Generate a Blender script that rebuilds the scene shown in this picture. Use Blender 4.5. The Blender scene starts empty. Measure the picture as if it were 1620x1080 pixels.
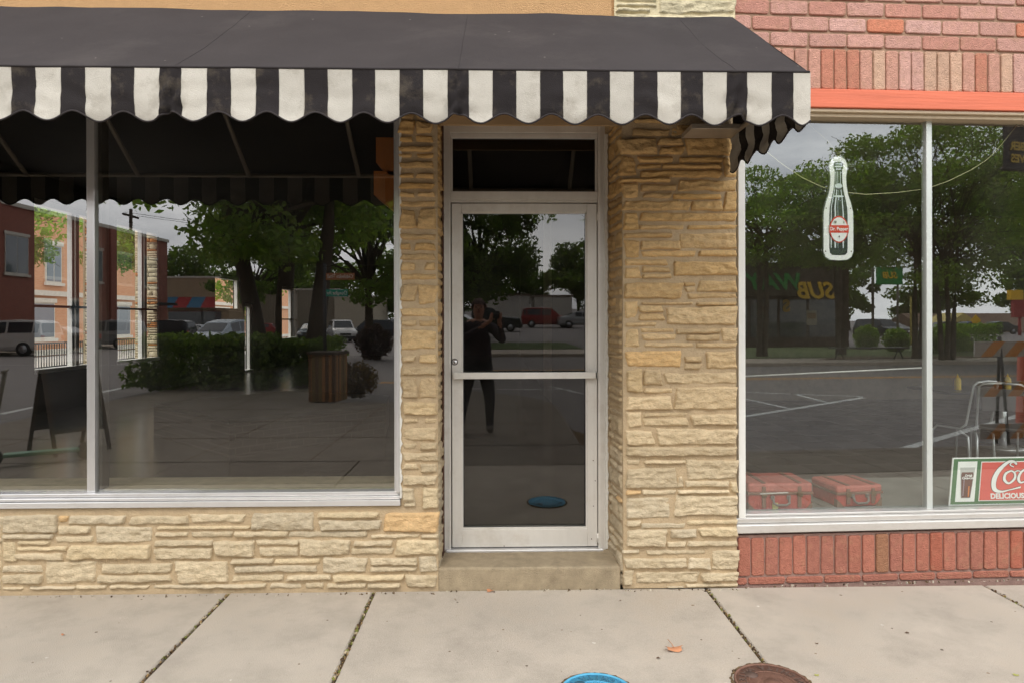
import bpy, bmesh, math, random
from mathutils import Vector, Matrix, noise, Euler
random.seed(7)
S = bpy.context.scene
COL = S.collection
R = math.radians

# ------------------------------------------------------------------ camera
F = 1080.0                        # focal length in photo pixels (photo 1620 wide)
CAMP = Vector((0.0, -3.96, 1.559))
YAW, ROLL, SHIFT = R(1.24), R(0.12), 33.0
cd = bpy.data.cameras.new('camera'); cam = bpy.data.objects.new('camera', cd); COL.objects.link(cam)
cd.sensor_width = 36; cd.lens = 24; cd.shift_y = -SHIFT/1620
cd.clip_start = 0.05; cd.clip_end = 2000
CR = Matrix.Rotation(-YAW, 3, 'Z') @ Matrix.Rotation(R(90), 3, 'X') @ Matrix.Rotation(-ROLL, 3, 'Z')
cam.matrix_world = Matrix.Translation(CAMP) @ CR.to_4x4()
S.camera = cam

def ray(px, py):
    return (CR @ Vector(((px-810)/F, (540-SHIFT-py)/F, -1))).normalized()
def P(px, py, y=None, z=None):                 # where a sight line meets a plane of the place
    d = ray(px, py)
    t = (y-CAMP.y)/d.y if y is not None else (z-CAMP.z)/d.z
    return CAMP + d*t
def mirror(px, py, pane, y=None, z=None, x=None):      # the same after bouncing off a window pane
    p0, n = pane
    d = ray(px, py)
    o = CAMP - 2*((CAMP-p0).dot(n))*n
    dd = d - 2*d.dot(n)*n
    if y is not None: t = (y-o.y)/dd.y
    elif x is not None: t = (x-o.x)/dd.x
    else: t = (z-o.z)/dd.z
    return o + dd*t

# ------------------------------------------------------------------ world: overcast sky, soft sun
SUN_EL, SUN_AZ = R(52), R(200)
w = bpy.data.worlds.new('World'); S.world = w; w.use_nodes = True
nt = w.node_tree; nt.nodes.clear()
out = nt.nodes.new('ShaderNodeOutputWorld'); bg = nt.nodes.new('ShaderNodeBackground')
sky = nt.nodes.new('ShaderNodeTexSky'); sky.sky_type = 'NISHITA'; sky.sun_disc = False
sky.sun_elevation = SUN_EL; sky.sun_rotation = SUN_AZ; sky.air_density = 1.0; sky.dust_density = 2.5
tc = nt.nodes.new('ShaderNodeTexCoord'); mp = nt.nodes.new('ShaderNodeMapping'); mp.inputs['Scale'].default_value = (1, 1, 2.6)
n1 = nt.nodes.new('ShaderNodeTexNoise'); n1.inputs['Scale'].default_value = 3.2; n1.inputs['Detail'].default_value = 7; n1.inputs['Roughness'].default_value = .58
cr = nt.nodes.new('ShaderNodeValToRGB')
cr.color_ramp.elements[0].position = .34; cr.color_ramp.elements[0].color = (6.6, 6.9, 7.6, 1)
cr.color_ramp.elements[1].position = .66; cr.color_ramp.elements[1].color = (14.5, 14.6, 14.8, 1)
mx = nt.nodes.new('ShaderNodeMixRGB'); mx.inputs[0].default_value = .88
nt.links.new(tc.outputs['Generated'], mp.inputs['Vector']); nt.links.new(mp.outputs[0], n1.inputs['Vector'])
nt.links.new(n1.outputs['Fac'], cr.inputs[0]); nt.links.new(sky.outputs[0], mx.inputs[1]); nt.links.new(cr.outputs[0], mx.inputs[2])
vd = nt.nodes.new('ShaderNodeVectorMath'); vd.operation = 'DOT_PRODUCT'; vd.inputs[1].default_value = (.0, -.92, .39)
nt.links.new(tc.outputs['Generated'], vd.inputs[0])
mrw = nt.nodes.new('ShaderNodeMapRange'); mrw.interpolation_type = 'SMOOTHSTEP'; mrw.inputs[1].default_value = -.1; mrw.inputs[2].default_value = 1.0; mrw.inputs[3].default_value = 1.0; mrw.inputs[4].default_value = 2.4
nt.links.new(vd.outputs['Value'], mrw.inputs[0])
sc_ = nt.nodes.new('ShaderNodeVectorMath'); sc_.operation = 'SCALE'; nt.links.new(mx.outputs[0], sc_.inputs[0]); nt.links.new(mrw.outputs[0], sc_.inputs['Scale'])
nt.links.new(sc_.outputs[0], bg.inputs['Color']); bg.inputs['Strength'].default_value = .115
nt.links.new(bg.outputs[0], out.inputs['Surface'])
sl = bpy.data.lights.new('sun', 'SUN'); sl.energy = 1.1; sl.angle = R(18); sl.color = (1, .95, .87)
so = bpy.data.objects.new('sun', sl); COL.objects.link(so)
sd = Vector((math.sin(SUN_AZ)*math.cos(SUN_EL), math.cos(SUN_AZ)*math.cos(SUN_EL), math.sin(SUN_EL)))
so.rotation_euler = sd.to_track_quat('Z', 'Y').to_euler(); so.location = (0, -10, 20)
S.view_settings.view_transform = 'Standard'; S.view_settings.look = 'None'
S.view_settings.exposure = 0.0; S.view_settings.gamma = 1
S.render.engine = 'CYCLES'
S.cycles.max_bounces = 10; S.cycles.transparent_max_bounces = 16; S.cycles.caustics_reflective = False; S.cycles.caustics_refractive = False

# ------------------------------------------------------------------ materials
def srgb(r, g, b):
    f = lambda c: (c/255/12.92) if c/255 <= .04045 else ((c/255+.055)/1.055)**2.4
    return (f(r), f(g), f(b))
MATS = {}
def mat(name, col=(.5, .5, .5), rough=.6, metal=0, var=.12, vs=6.0, bump=0.0, bs=60.0, attr=False, stain=0, ss=1.5, stretch=None, spec=.5, stain_col=None, fleck=0, fleck_col=(.7, .7, .65), grain=0, gs=260):
    if name in MATS: return MATS[name]
    m = bpy.data.materials.new(name); m.use_nodes = True; MATS[name] = m
    t = m.node_tree; N = t.nodes; L = t.links
    b = N['Principled BSDF']; b.inputs['Roughness'].default_value = rough; b.inputs['Metallic'].default_value = metal
    b.inputs['Specular IOR Level'].default_value = spec
    tc = N.new('ShaderNodeTexCoord'); mp = N.new('ShaderNodeMapping'); L.new(tc.outputs['Object'], mp.inputs[0])
    if stretch: mp.inputs['Scale'].default_value = stretch
    if attr:
        a = N.new('ShaderNodeVertexColor'); a.layer_name = 'Col'; base = a.outputs['Color']
    else:
        a = N.new('ShaderNodeRGB'); a.outputs[0].default_value = (*col, 1); base = a.outputs[0]
    nz = N.new('ShaderNodeTexNoise'); nz.inputs['Scale'].default_value = vs; nz.inputs['Detail'].default_value = 8; nz.inputs['Roughness'].default_value = .65
    L.new(mp.outputs[0], nz.inputs['Vector'])
    mr = N.new('ShaderNodeMapRange'); mr.inputs[1].default_value = .3; mr.inputs[2].default_value = .7
    mr.inputs[3].default_value = 1-var; mr.inputs[4].default_value = 1+var; L.new(nz.outputs['Fac'], mr.inputs[0])
    mu = N.new('ShaderNodeVectorMath'); mu.operation = 'SCALE'; L.new(base, mu.inputs[0]); L.new(mr.outputs[0], mu.inputs['Scale'])
    cur = mu.outputs[0]
    if stain:
        n2 = N.new('ShaderNodeTexNoise'); n2.inputs['Scale'].default_value = ss; n2.inputs['Detail'].default_value = 6; n2.inputs['Roughness'].default_value = .7
        L.new(tc.outputs['Object'], n2.inputs['Vector'])
        m2 = N.new('ShaderNodeMapRange'); m2.inputs[1].default_value = .52; m2.inputs[2].default_value = .75; m2.inputs[3].default_value = 0; m2.inputs[4].default_value = stain
        L.new(n2.outputs['Fac'], m2.inputs[0])
        mxx = N.new('ShaderNodeMixRGB'); L.new(m2.outputs[0], mxx.inputs[0]); L.new(cur, mxx.inputs[1])
        mxx.inputs[2].default_value = (*(stain_col or tuple(c*.5 for c in col)), 1); cur = mxx.outputs[0]
    if grain:
        n4 = N.new('ShaderNodeTexNoise'); n4.inputs['Scale'].default_value = gs; n4.inputs['Detail'].default_value = 3; n4.inputs['Roughness'].default_value = .7
        L.new(tc.outputs['Object'], n4.inputs['Vector'])
        m4 = N.new('ShaderNodeMapRange'); m4.inputs[1].default_value = .3; m4.inputs[2].default_value = .7; m4.inputs[3].default_value = 1-grain; m4.inputs[4].default_value = 1+grain; L.new(n4.outputs['Fac'], m4.inputs[0])
        v4 = N.new('ShaderNodeVectorMath'); v4.operation = 'SCALE'; L.new(cur, v4.inputs[0]); L.new(m4.outputs[0], v4.inputs['Scale']); cur = v4.outputs[0]
    if fleck:
        vo = N.new('ShaderNodeTexVoronoi'); vo.inputs['Scale'].default_value = fleck; L.new(tc.outputs['Object'], vo.inputs['Vector'])
        lt = N.new('ShaderNodeMath'); lt.operation = 'LESS_THAN'; lt.inputs[1].default_value = .05; L.new(vo.outputs['Distance'], lt.inputs[0])
        sx = N.new('ShaderNodeSeparateColor'); L.new(vo.outputs['Color'], sx.inputs[0])
        g2 = N.new('ShaderNodeMath'); g2.operation = 'GREATER_THAN'; g2.inputs[1].default_value = .72; L.new(sx.outputs[0], g2.inputs[0])
        mm = N.new('ShaderNodeMath'); mm.operation = 'MULTIPLY'; L.new(lt.outputs[0], mm.inputs[0]); L.new(g2.outputs[0], mm.inputs[1])
        mxx = N.new('ShaderNodeMixRGB'); L.new(mm.outputs[0], mxx.inputs[0]); L.new(cur, mxx.inputs[1]); mxx.inputs[2].default_value = (*fleck_col, 1); cur = mxx.outputs[0]
    L.new(cur, b.inputs['Base Color'])
    if bump:
        n3 = N.new('ShaderNodeTexNoise'); n3.inputs['Scale'].default_value = bs; n3.inputs['Detail'].default_value = 6; L.new(mp.outputs[0], n3.inputs['Vector'])
        bp = N.new('ShaderNodeBump'); bp.inputs['Strength'].default_value = bump; bp.inputs['Distance'].default_value = .01
        L.new(n3.outputs['Fac'], bp.inputs['Height']); L.new(bp.outputs[0], b.inputs['Normal'])
    return m

def glass_mat(name, refl, tint, rcol=(1, 1, 1), wave=.0, dust=True):
    m = bpy.data.materials.new(name); m.use_nodes = True; MATS[name] = m
    t = m.node_tree; N = t.nodes; L = t.links; N.clear()
    o = N.new('ShaderNodeOutputMaterial'); mix = N.new('ShaderNodeMixShader'); tr = N.new('ShaderNodeBsdfTransparent'); gl = N.new('ShaderNodeBsdfGlossy')
    tr.inputs[0].default_value = (*tint, 1); gl.inputs['Color'].default_value = (*rcol, 1); gl.inputs['Roughness'].default_value = 0.0
    ge = N.new('ShaderNodeNewGeometry'); dt = N.new('ShaderNodeVectorMath'); dt.operation = 'DOT_PRODUCT'; L.new(ge.outputs['Normal'], dt.inputs[0]); L.new(ge.outputs['Incoming'], dt.inputs[1])
    ab = N.new('ShaderNodeMath'); ab.operation = 'ABSOLUTE'; L.new(dt.outputs['Value'], ab.inputs[0]); om = N.new('ShaderNodeMath'); om.operation = 'SUBTRACT'; om.inputs[0].default_value = 1; L.new(ab.outputs[0], om.inputs[1])
    pw = N.new('ShaderNodeMath'); pw.operation = 'POWER'; L.new(om.outputs[0], pw.inputs[0]); pw.inputs[1].default_value = 4.5
    lw = N.new('ShaderNodeMath'); lw.operation = 'ADD'; L.new(pw.outputs[0], lw.inputs[0]); lw.inputs[1].default_value = .04
    ad = N.new('ShaderNodeMath'); ad.operation = 'ADD'; ad.use_clamp = True; ad.inputs[1].default_value = refl; L.new(lw.outputs[0], ad.inputs[0])
    L.new(ad.outputs[0], mix.inputs[0]); L.new(tr.outputs[0], mix.inputs[1]); L.new(gl.outputs[0], mix.inputs[2])
    # thin film of dust
    df = N.new('ShaderNodeBsdfDiffuse'); df.inputs[0].default_value = (.5, .48, .42, 1)
    tc = N.new('ShaderNodeTexCoord'); nz = N.new('ShaderNodeTexNoise'); nz.inputs['Scale'].default_value = 3; nz.inputs['Detail'].default_value = 8
    L.new(tc.outputs['Object'], nz.inputs['Vector'])
    mr = N.new('ShaderNodeMapRange'); mr.inputs[1].default_value = .4; mr.inputs[2].default_value = .8; mr.inputs[3].default_value = .004 if dust else 0; mr.inputs[4].default_value = .03 if dust else 0; L.new(nz.outputs['Fac'], mr.inputs[0])
    m2 = N.new('ShaderNodeMixShader'); L.new(mr.outputs[0], m2.inputs[0]); L.new(mix.outputs[0], m2.inputs[1]); L.new(df.outputs[0], m2.inputs[2])
    if wave:
        w1 = N.new('ShaderNodeTexNoise'); w1.inputs['Scale'].default_value = 1.1; w1.inputs['Detail'].default_value = 0; L.new(tc.outputs['Object'], w1.inputs['Vector'])
        bp = N.new('ShaderNodeBump'); bp.inputs['Strength'].default_value = wave; bp.inputs['Distance'].default_value = .01; L.new(w1.outputs['Fac'], bp.inputs['Height']); L.new(bp.outputs[0], gl.inputs['Normal'])
    L.new(m2.outputs[0], o.inputs['Surface'])
    return m

def leaf_mat(name, c):
    m = bpy.data.materials.new(name); m.use_nodes = True; MATS[name] = m
    t = m.node_tree; N = t.nodes; L = t.links; N.clear()
    o = N.new('ShaderNodeOutputMaterial'); d = N.new('ShaderNodeBsdfDiffuse'); tl = N.new('ShaderNodeBsdfTranslucent'); g = N.new('ShaderNodeBsdfGlossy')
    g.inputs['Roughness'].default_value = .45; g.inputs[0].default_value = (.6, .65, .6, 1)
    a = N.new('ShaderNodeVertexColor'); a.layer_name = 'Col'
    mu = N.new('ShaderNodeMixRGB'); mu.blend_type = 'MULTIPLY'; mu.inputs[0].default_value = 1; L.new(a.outputs[0], mu.inputs[1]); mu.inputs[2].default_value = (*c, 1)
    L.new(mu.outputs[0], d.inputs[0]); br = N.new('ShaderNodeMixRGB'); br.blend_type = 'MULTIPLY'; br.inputs[0].default_value = 1; L.new(mu.outputs[0], br.inputs[1]); br.inputs[2].default_value = (1.6, 1.9, .8, 1); L.new(br.outputs[0], tl.inputs[0])
    m1 = N.new('ShaderNodeMixShader'); m1.inputs[0].default_value = .5; L.new(d.outputs[0], m1.inputs[1]); L.new(tl.outputs[0], m1.inputs[2])
    m2 = N.new('ShaderNodeMixShader'); m2.inputs[0].default_value = .05; L.new(m1.outputs[0], m2.inputs[1]); L.new(g.outputs[0], m2.inputs[2])
    L.new(m2.outputs[0], o.inputs['Surface'])
    return m

# ------------------------------------------------------------------ mesh builder
def pane_box(mb, x0, x1, y0, y1, z0, z1, M=None):     # front face carries the reflection, the rest stays clear
    mb.box(x0, x1, y0, y1, z0, z1, 1, M=M); mb.m[-4] = 0
class MB:
    def __init__(s): s.v = []; s.f = []; s.m = []; s.c = []; s.sm = []
    def add(s, vs, fs, mi=0, c=(1, 1, 1), smooth=False):
        o = len(s.v); s.v += [tuple(v) for v in vs]
        for f in fs: s.f.append(tuple(i+o for i in f)); s.m.append(mi); s.c.append(c); s.sm.append(smooth)
    def quad(s, a, b, c, d, mi=0, col=(1, 1, 1)): s.add([a, b, c, d], [(0, 1, 2, 3)], mi, col)
    def box(s, x0, x1, y0, y1, z0, z1, mi=0, c=(1, 1, 1), M=None, bev=0.0):
        if bev <= 0:
            vs = [Vector((x, y, z)) for x in (x0, x1) for y in (y0, y1) for z in (z0, z1)]
            fs = [(0, 1, 3, 2), (4, 6, 7, 5), (0, 4, 5, 1), (2, 3, 7, 6), (0, 2, 6, 4), (1, 5, 7, 3)]
            if M: vs = [M @ v for v in vs]
            s.add(vs, fs, mi, c)
        else:
            b = min(bev, (x1-x0)*.45, (y1-y0)*.45, (z1-z0)*.45)
            bm = bmesh.new(); bmesh.ops.create_cube(bm, size=1)
            for v in bm.verts: v.co = Vector(((x0+x1)/2+v.co.x*(x1-x0), (y0+y1)/2+v.co.y*(y1-y0), (z0+z1)/2+v.co.z*(z1-z0)))
            bmesh.ops.bevel(bm, geom=bm.edges[:], offset=b, segments=2, affect='EDGES', profile=.5)
            s.bm(bm, mi, c, M)
    def bm(s, bm, mi=0, c=(1, 1, 1), M=None, smooth=False):
        bm.verts.index_update()
        vs = [(M @ v.co) if M else v.co.copy() for v in bm.verts]
        s.add(vs, [[v.index for v in f.verts] for f in bm.faces], mi, c, smooth); bm.free()
    def tube(s, pts, r, n=8, mi=0, c=(1, 1, 1), cap=True, smooth=True):
        pts = [Vector(p) for p in pts]; rs = r if isinstance(r, (list, tuple)) else [r]*len(pts)
        ring = []; o = []
        up = Vector((0, 0, 1))
        for i, p in enumerate(pts):
            t = (pts[min(i+1, len(pts)-1)]-pts[max(i-1, 0)]).normalized()
            a = t.cross(up)
            if a.length < .05: a = t.cross(Vector((1, 0, 0)))
            a.normalize(); b = t.cross(a).normalized()
            ring.append([p+(a*math.cos(2*math.pi*k/n)+b*math.sin(2*math.pi*k/n))*rs[i] for k in range(n)])
        vs = [v for rr in ring for v in rr]; fs = []
        for i in range(len(pts)-1):
            for k in range(n): fs.append((i*n+k, i*n+(k+1) % n, (i+1)*n+(k+1) % n, (i+1)*n+k))
        if cap: fs.append(tuple(range(n-1, -1, -1))); fs.append(tuple((len(pts)-1)*n+k for k in range(n)))
        s.add(vs, fs, mi, c, smooth)
    def cyl(s, a, b, r, n=16, mi=0, c=(1, 1, 1)): s.tube([a, b], r, n, mi, c)
    def prism(s, poly, y0, y1, mi=0, c=(1, 1, 1), M=None):       # polygon in x,z extruded along y
        n = len(poly)
        vs = [Vector((x, y0, z)) for x, z in poly]+[Vector((x, y1, z)) for x, z in poly]
        if M: vs = [M @ v for v in vs]
        fs = [tuple(range(n)), tuple(range(2*n-1, n-1, -1))]+[(i, i+n, (i+1) % n+n, (i+1) % n) for i in range(n)]
        s.add(vs, fs, mi, c)
    def build(s, name, mats, parent=None, loc=None, mw=None):
        me = bpy.data.meshes.new(name); me.from_pydata(s.v, [], s.f)
        if not isinstance(mats, (list, tuple)): mats = [mats]
        for m in mats: me.materials.append(m)
        me.polygons.foreach_set('material_index', s.m); me.polygons.foreach_set('use_smooth', s.sm)
        ca = me.color_attributes.new('Col', 'FLOAT_COLOR', 'CORNER')
        buf = []
        for f, c in zip(s.f, s.c): buf += [c[0], c[1], c[2], 1.0]*len(f)
        ca.data.foreach_set('color', buf)
        me.update()
        o = bpy.data.objects.new(name, me); COL.objects.link(o)
        if loc is not None: o.location = loc
        if mw is not None: o.matrix_world = mw
        if parent: o.parent = parent
        return o

def tag(o, label=None, cat=None, group=None, kind=None):
    if label: o['label'] = label
    if cat: o['category'] = cat
    if group: o['group'] = group
    if kind: o['kind'] = kind
    return o
def empty(name, label, cat, loc=(0, 0, 0), rz=0, group=None, kind=None):
    o = bpy.data.objects.new(name, None); COL.objects.link(o); o.location = loc; o.rotation_euler = (0, 0, rz); o.empty_display_size = .2
    return tag(o, label, cat, group, kind)
def copy_tree(o, parent=None):
    c = o.copy(); COL.objects.link(c); c.parent = parent
    for ch in [x for x in o.children]: copy_tree(ch, c)
    return c
def text_mesh(name, body, size, m, mw, parent=None, extrude=.0008, align='CENTER', bold=0.0, shear=0.0, sx=1.0):
    cu = bpy.data.curves.new(name, 'FONT'); cu.body = body; cu.size = size; cu.extrude = extrude; cu.align_x = align; cu.align_y = 'CENTER'
    cu.offset = bold; cu.shear = shear; cu.resolution_u = 3
    t = bpy.data.objects.new('tmp', cu); COL.objects.link(t)
    bpy.context.view_layer.update()
    me = bpy.data.meshes.new_from_object(t.evaluated_get(bpy.context.evaluated_depsgraph_get()))
    bpy.data.objects.remove(t); bpy.data.curves.remove(cu)
    me.name = name; me.materials.clear(); me.materials.append(m)
    for v in me.vertices: v.co.x *= sx
    o = bpy.data.objects.new(name, me); COL.objects.link(o)
    if parent: o.parent = parent
    o.matrix_local = mw
    return o

# shared materials
M_stone = mat('limestone', rough=.9, attr=True, var=.17, vs=26, bump=.7, bs=70, spec=.15, stain=.38, ss=7, stain_col=srgb(162, 138, 98), grain=.13, gs=210, stretch=(1, 1, 1.8))
M_mortar = mat('mortar', srgb(184, 162, 130), rough=.95, var=.12, vs=14, bump=.6, bs=90, spec=.15, grain=.12, gs=240)
M_brick = mat('brick', rough=.95, attr=True, var=.17, vs=34, bump=.9, bs=130, spec=.1, stain=.5, ss=15, stain_col=srgb(176, 138, 108), grain=.2, gs=230)
M_bmort = mat('brick_mortar', srgb(166, 136, 114), rough=.95, var=.12, vs=20, bump=.6, bs=120, spec=.15, grain=.12)
M_bmort2 = mat('brick_mortar_low', srgb(160, 130, 118), rough=.95, var=.16, vs=20, bump=.6, bs=120, spec=.15, grain=.12)
M_alu = mat('aluminium', srgb(222, 220, 218), rough=.22, metal=.6, var=.05, vs=9, stretch=(1, 1, .2), stain=.2, ss=6, stain_col=(.45, .42, .37))
M_alu2 = mat('painted_aluminium', srgb(212, 206, 196), rough=.40, metal=.15, var=.06, vs=10, stretch=(1, 1, .3), stain=.35, ss=5, stain_col=srgb(170, 154, 132))
M_white = mat('white_caulk', srgb(212, 208, 198), rough=.7, var=.1, vs=40, bump=.4)
M_conc = mat('pavement_concrete', srgb(184, 173, 158), rough=.9, var=.17, vs=3.2, bump=.6, bs=240, spec=.15, stain=.55, ss=1.6, stain_col=srgb(160, 145, 126), fleck=9, fleck_col=srgb(118, 102, 86), grain=.15, gs=330)
M_conc_dim = mat('dimmed_pavement_concrete', srgb(134, 124, 112), rough=.92, var=.12, vs=3, bump=.4, bs=200, spec=.15, stain=.4, ss=1.1, stain_col=srgb(112, 102, 90), grain=.12, gs=200)  # same concrete; dimness of its reflection put into the colour
M_step = mat('step_concrete', srgb(160, 144, 118), rough=.92, var=.2, vs=12, bump=.7, bs=160, spec=.2, stain=.6, ss=5, stain_col=srgb(126, 112, 92), grain=.16, gs=260)
M_joint = mat('joint_dirt', srgb(104, 84, 58), rough=1, var=.6, vs=50, bump=.8, bs=90, grain=.4, gs=120)
M_asph = mat('asphalt', srgb(132, 125, 121), rough=.9, var=.10, vs=2.5, bump=.5, bs=200, stain=.3, ss=.5, stain_col=srgb(116, 109, 106), grain=.15, gs=80)
M_paint = mat('road_paint_white', srgb(215, 215, 210), rough=.8, var=.1, vs=10, stain=.3, ss=6, stain_col=srgb(150, 148, 144))
M_ypaint = mat('road_paint_yellow', srgb(222, 160, 60), rough=.8, var=.15, vs=10)
M_grass = mat('grass', srgb(86, 100, 52), rough=1, var=.35, vs=12, bump=.8, bs=70, stain=.4, ss=.8, stain_col=srgb(110, 104, 62))
M_canvas = mat('awning_canvas', srgb(58, 54, 54), rough=.92, var=.10, vs=3, bump=.25, bs=300, spec=.15, stain=.6, ss=1.6, stain_col=srgb(76, 71, 69), fleck=13, fleck_col=srgb(130, 124, 116), grain=.16, gs=420)
M_val = mat('valance_canvas', rough=.9, attr=True, var=.06, vs=9, bump=.3, bs=260, spec=.15, stain=.42, ss=8, stain_col=srgb(122, 110, 92), grain=.07, gs=300)
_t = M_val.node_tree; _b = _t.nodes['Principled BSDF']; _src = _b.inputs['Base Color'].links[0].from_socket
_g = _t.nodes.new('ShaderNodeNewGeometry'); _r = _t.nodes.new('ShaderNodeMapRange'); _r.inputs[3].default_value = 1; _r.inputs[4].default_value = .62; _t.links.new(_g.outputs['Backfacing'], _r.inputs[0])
_v = _t.nodes.new('ShaderNodeVectorMath'); _v.operation = 'SCALE'; _t.links.new(_src, _v.inputs[0]); _t.links.new(_r.outputs[0], _v.inputs['Scale']); _t.links.new(_v.outputs[0], _b.inputs['Base Color'])  # back faces darkened: shade under the awning put into the colour
M_bind = mat('dark_binding', srgb(46, 40, 40), rough=.9, var=.1)
M_stucco = mat('stucco', srgb(196, 156, 112), rough=.95, var=.06, vs=9, bump=.8, bs=170, spec=.15, grain=.08)
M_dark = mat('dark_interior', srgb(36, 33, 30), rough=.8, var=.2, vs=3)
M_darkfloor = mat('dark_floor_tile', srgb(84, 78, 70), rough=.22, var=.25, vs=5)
M_black = mat('black_plastic', (.02, .02, .022), rough=.5)
M_rust = mat('rusty_strip', srgb(84, 50, 28), rough=.85, var=.4, vs=30, bump=.5)
M_tan = mat('soffit_board', srgb(176, 146, 108), rough=.8, var=.15, vs=8, stretch=(.3, 1, 1))
M_white2 = mat('white_trim', srgb(225, 222, 214), rough=.6, var=.06)
G_left = glass_mat('glass_left', .12, (.90, .91, .89), (1, .98, .95))
G_clear = glass_mat('glass_edge', -.04, (.99, 1, .99), (1, 1, 1), dust=False)
G_door = glass_mat('glass_door', .04, (.7, .7, .66), (1, .98, .95))
G_right = glass_mat('glass_right', .125, (.93, .95, .93), (.98, 1, .98))
M_bark = mat('bark', srgb(74, 62, 50), rough=.95, var=.4, vs=8, bump=1, bs=20, stretch=(3, 3, .6))

# panes: point and normal
YL, YD = .075, .345
PANE_L = (Vector((0, YL, 0)), Vector((0, -1, 0)))
tilt = R(.53)
PANE_D = (Vector((.2, YD, 1.3)), Vector((0, -math.cos(tilt), -math.sin(tilt))))
RROT = R(2.5); RO = Vector((1.395, .035, 0))          # brick building: corner and turn
RM = Matrix.Translation(RO) @ Matrix.Rotation(RROT, 4, 'Z')
rn = (RM.to_3x3() @ Vector((0, -1, 0)))
GR = .09                                               # right glass, behind brick face
PANE_R = (RM @ Vector((0, GR, 0)), rn)
def PR(px, py, dep=0.0):                                # to local coords on a plane parallel to the brick face
    o = RM.inverted() @ CAMP; d = RM.to_3x3().inverted() @ ray(px, py)
    t = (dep-o.y)/d.y
    return o+d*t

# ================================================================== SETTING
GZ = -.12
def sheet(name, poly, z, m, thick=0, joints=None, kind='structure'):
    mb = MB(); n = len(poly)
    mb.add([(x, y, z) for x, y in poly], [tuple(range(n))])
    if thick:
        for i in range(n):
            a, b = poly[i], poly[(i+1) % n]
            mb.quad((a[0], a[1], z), (a[0], a[1], z-thick), (b[0], b[1], z-thick), (b[0], b[1], z))
    o = mb.build(name, m); tag(o, kind=kind); return o
mb = MB(); mb.quad((-900, -900, GZ), (900, -900, GZ), (900, 900, GZ), (-900, 900, GZ)); tag(mb.build('ground', M_asph), kind='structure')

# near pavement in slabs, real gaps between them
def arc(cx, cy, r, a0, a1, n): return [(cx+r*math.cos(R(a0+(a1-a0)*i/n)), cy+r*math.sin(R(a0+(a1-a0)*i/n))) for i in range(n+1)]
walk = [(40, -3.72), (2.2, -3.72)] + arc(2.2, -4.92, 1.2, 90, 180, 6) + arc(-1.6, -6.5, 2.6, 0, -90, 12) + [(-3.6, -9.1), (-3.6, -16.5), (-7.6, -16.5), (-7.6, 60), (-6.9, 60), (-6.9, 0.02), (40, .02)]
mb = MB(); n = len(walk)
mb.add([(x, y, -.02) for x, y in walk], [tuple(range(n))])
for i in range(n):
    a, b = walk[i], walk[(i+1) % n]
    mb.quad((a[0], a[1], -.02), (a[0], a[1], GZ-.05), (b[0], b[1], GZ-.05), (b[0], b[1], -.02))
tag(mb.build('pavement_bed', M_joint), kind='structure')
xs = [-15.2, -13.2, -11.2, -9.4, -7.57, -6.2, -4.9, -3.5, P(300, 1000, z=0).x, P(562, 1000, z=0).x, P(1168, 994, z=0).x, 2.86, 4.3, 5.8, 7.4, 9, 11, 13, 15, 18, 21, 24, 28, 32, 36, 40]
mb = MB(); g = .009
def slab(x0, x1, y0, y1, h=.0):
    # bevelled top edge, slight random level
    b = .006; dz = random.uniform(-.0015, .0015)
    x0 += g; x1 -= g; y0 += g; y1 -= g
    cshade = 1
    nx = max(1, int((x1-x0)/.25)); ny = max(1, int((y1-y0)/.25))
    mb.box(x0, x1, y0, y1, -.1, -b+dz)
    vs = [(x0, y0, -b+dz), (x1, y0, -b+dz), (x1, y1, -b+dz), (x0, y1, -b+dz), (x0+b, y0+b, dz), (x1-b, y0+b, dz), (x1-b, y1-b, dz), (x0+b, y1-b, dz)]
    mb.add(vs, [(4, 5, 6, 7), (0, 1, 5, 4), (1, 2, 6, 5), (2, 3, 7, 6), (3, 0, 4, 7)])
for i in range(len(xs)-1):
    if xs[i+1] < -7.6: continue
    slab(xs[i], xs[i+1], -2.5, .007)
tag(mb.build('pavement', M_conc), kind='structure')
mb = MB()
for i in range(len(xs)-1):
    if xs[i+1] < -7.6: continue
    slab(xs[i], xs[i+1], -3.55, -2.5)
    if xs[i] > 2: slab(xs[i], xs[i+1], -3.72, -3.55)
tag(mb.build('kerbside_pavement', M_conc_dim), kind='structure')

rg = random.Random(4); mb = MB()
for (xj, n_) in ((xs[8], 190), (xs[9], 190), (xs[10], 190), (xs[11], 90)):
    for k in range(n_):
        x = xj+rg.gauss(0, .006); y = rg.uniform(-1.6, -.02); q = rg.uniform(.0015, .005)
        c = rg.choice([srgb(150, 124, 84), srgb(92, 70, 44), srgb(176, 160, 130), srgb(110, 112, 52), srgb(70, 54, 38)])
        M_ = Matrix.Translation((x, y, -.008+rg.uniform(0, .008))) @ Euler((rg.uniform(0, 3), rg.uniform(0, 3), rg.uniform(0, 3))).to_matrix().to_4x4()
        mb.box(-q*1.6, q*1.6, -q, q, -q*.6, q*.6, 0, c, M=M_)
tag(mb.build('joint_debris', mat('debris', rough=1, attr=True, var=.3, vs=60)), 'crumbs of grit and dry moss packed into the pavement joints', 'debris', kind='stuff')
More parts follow.
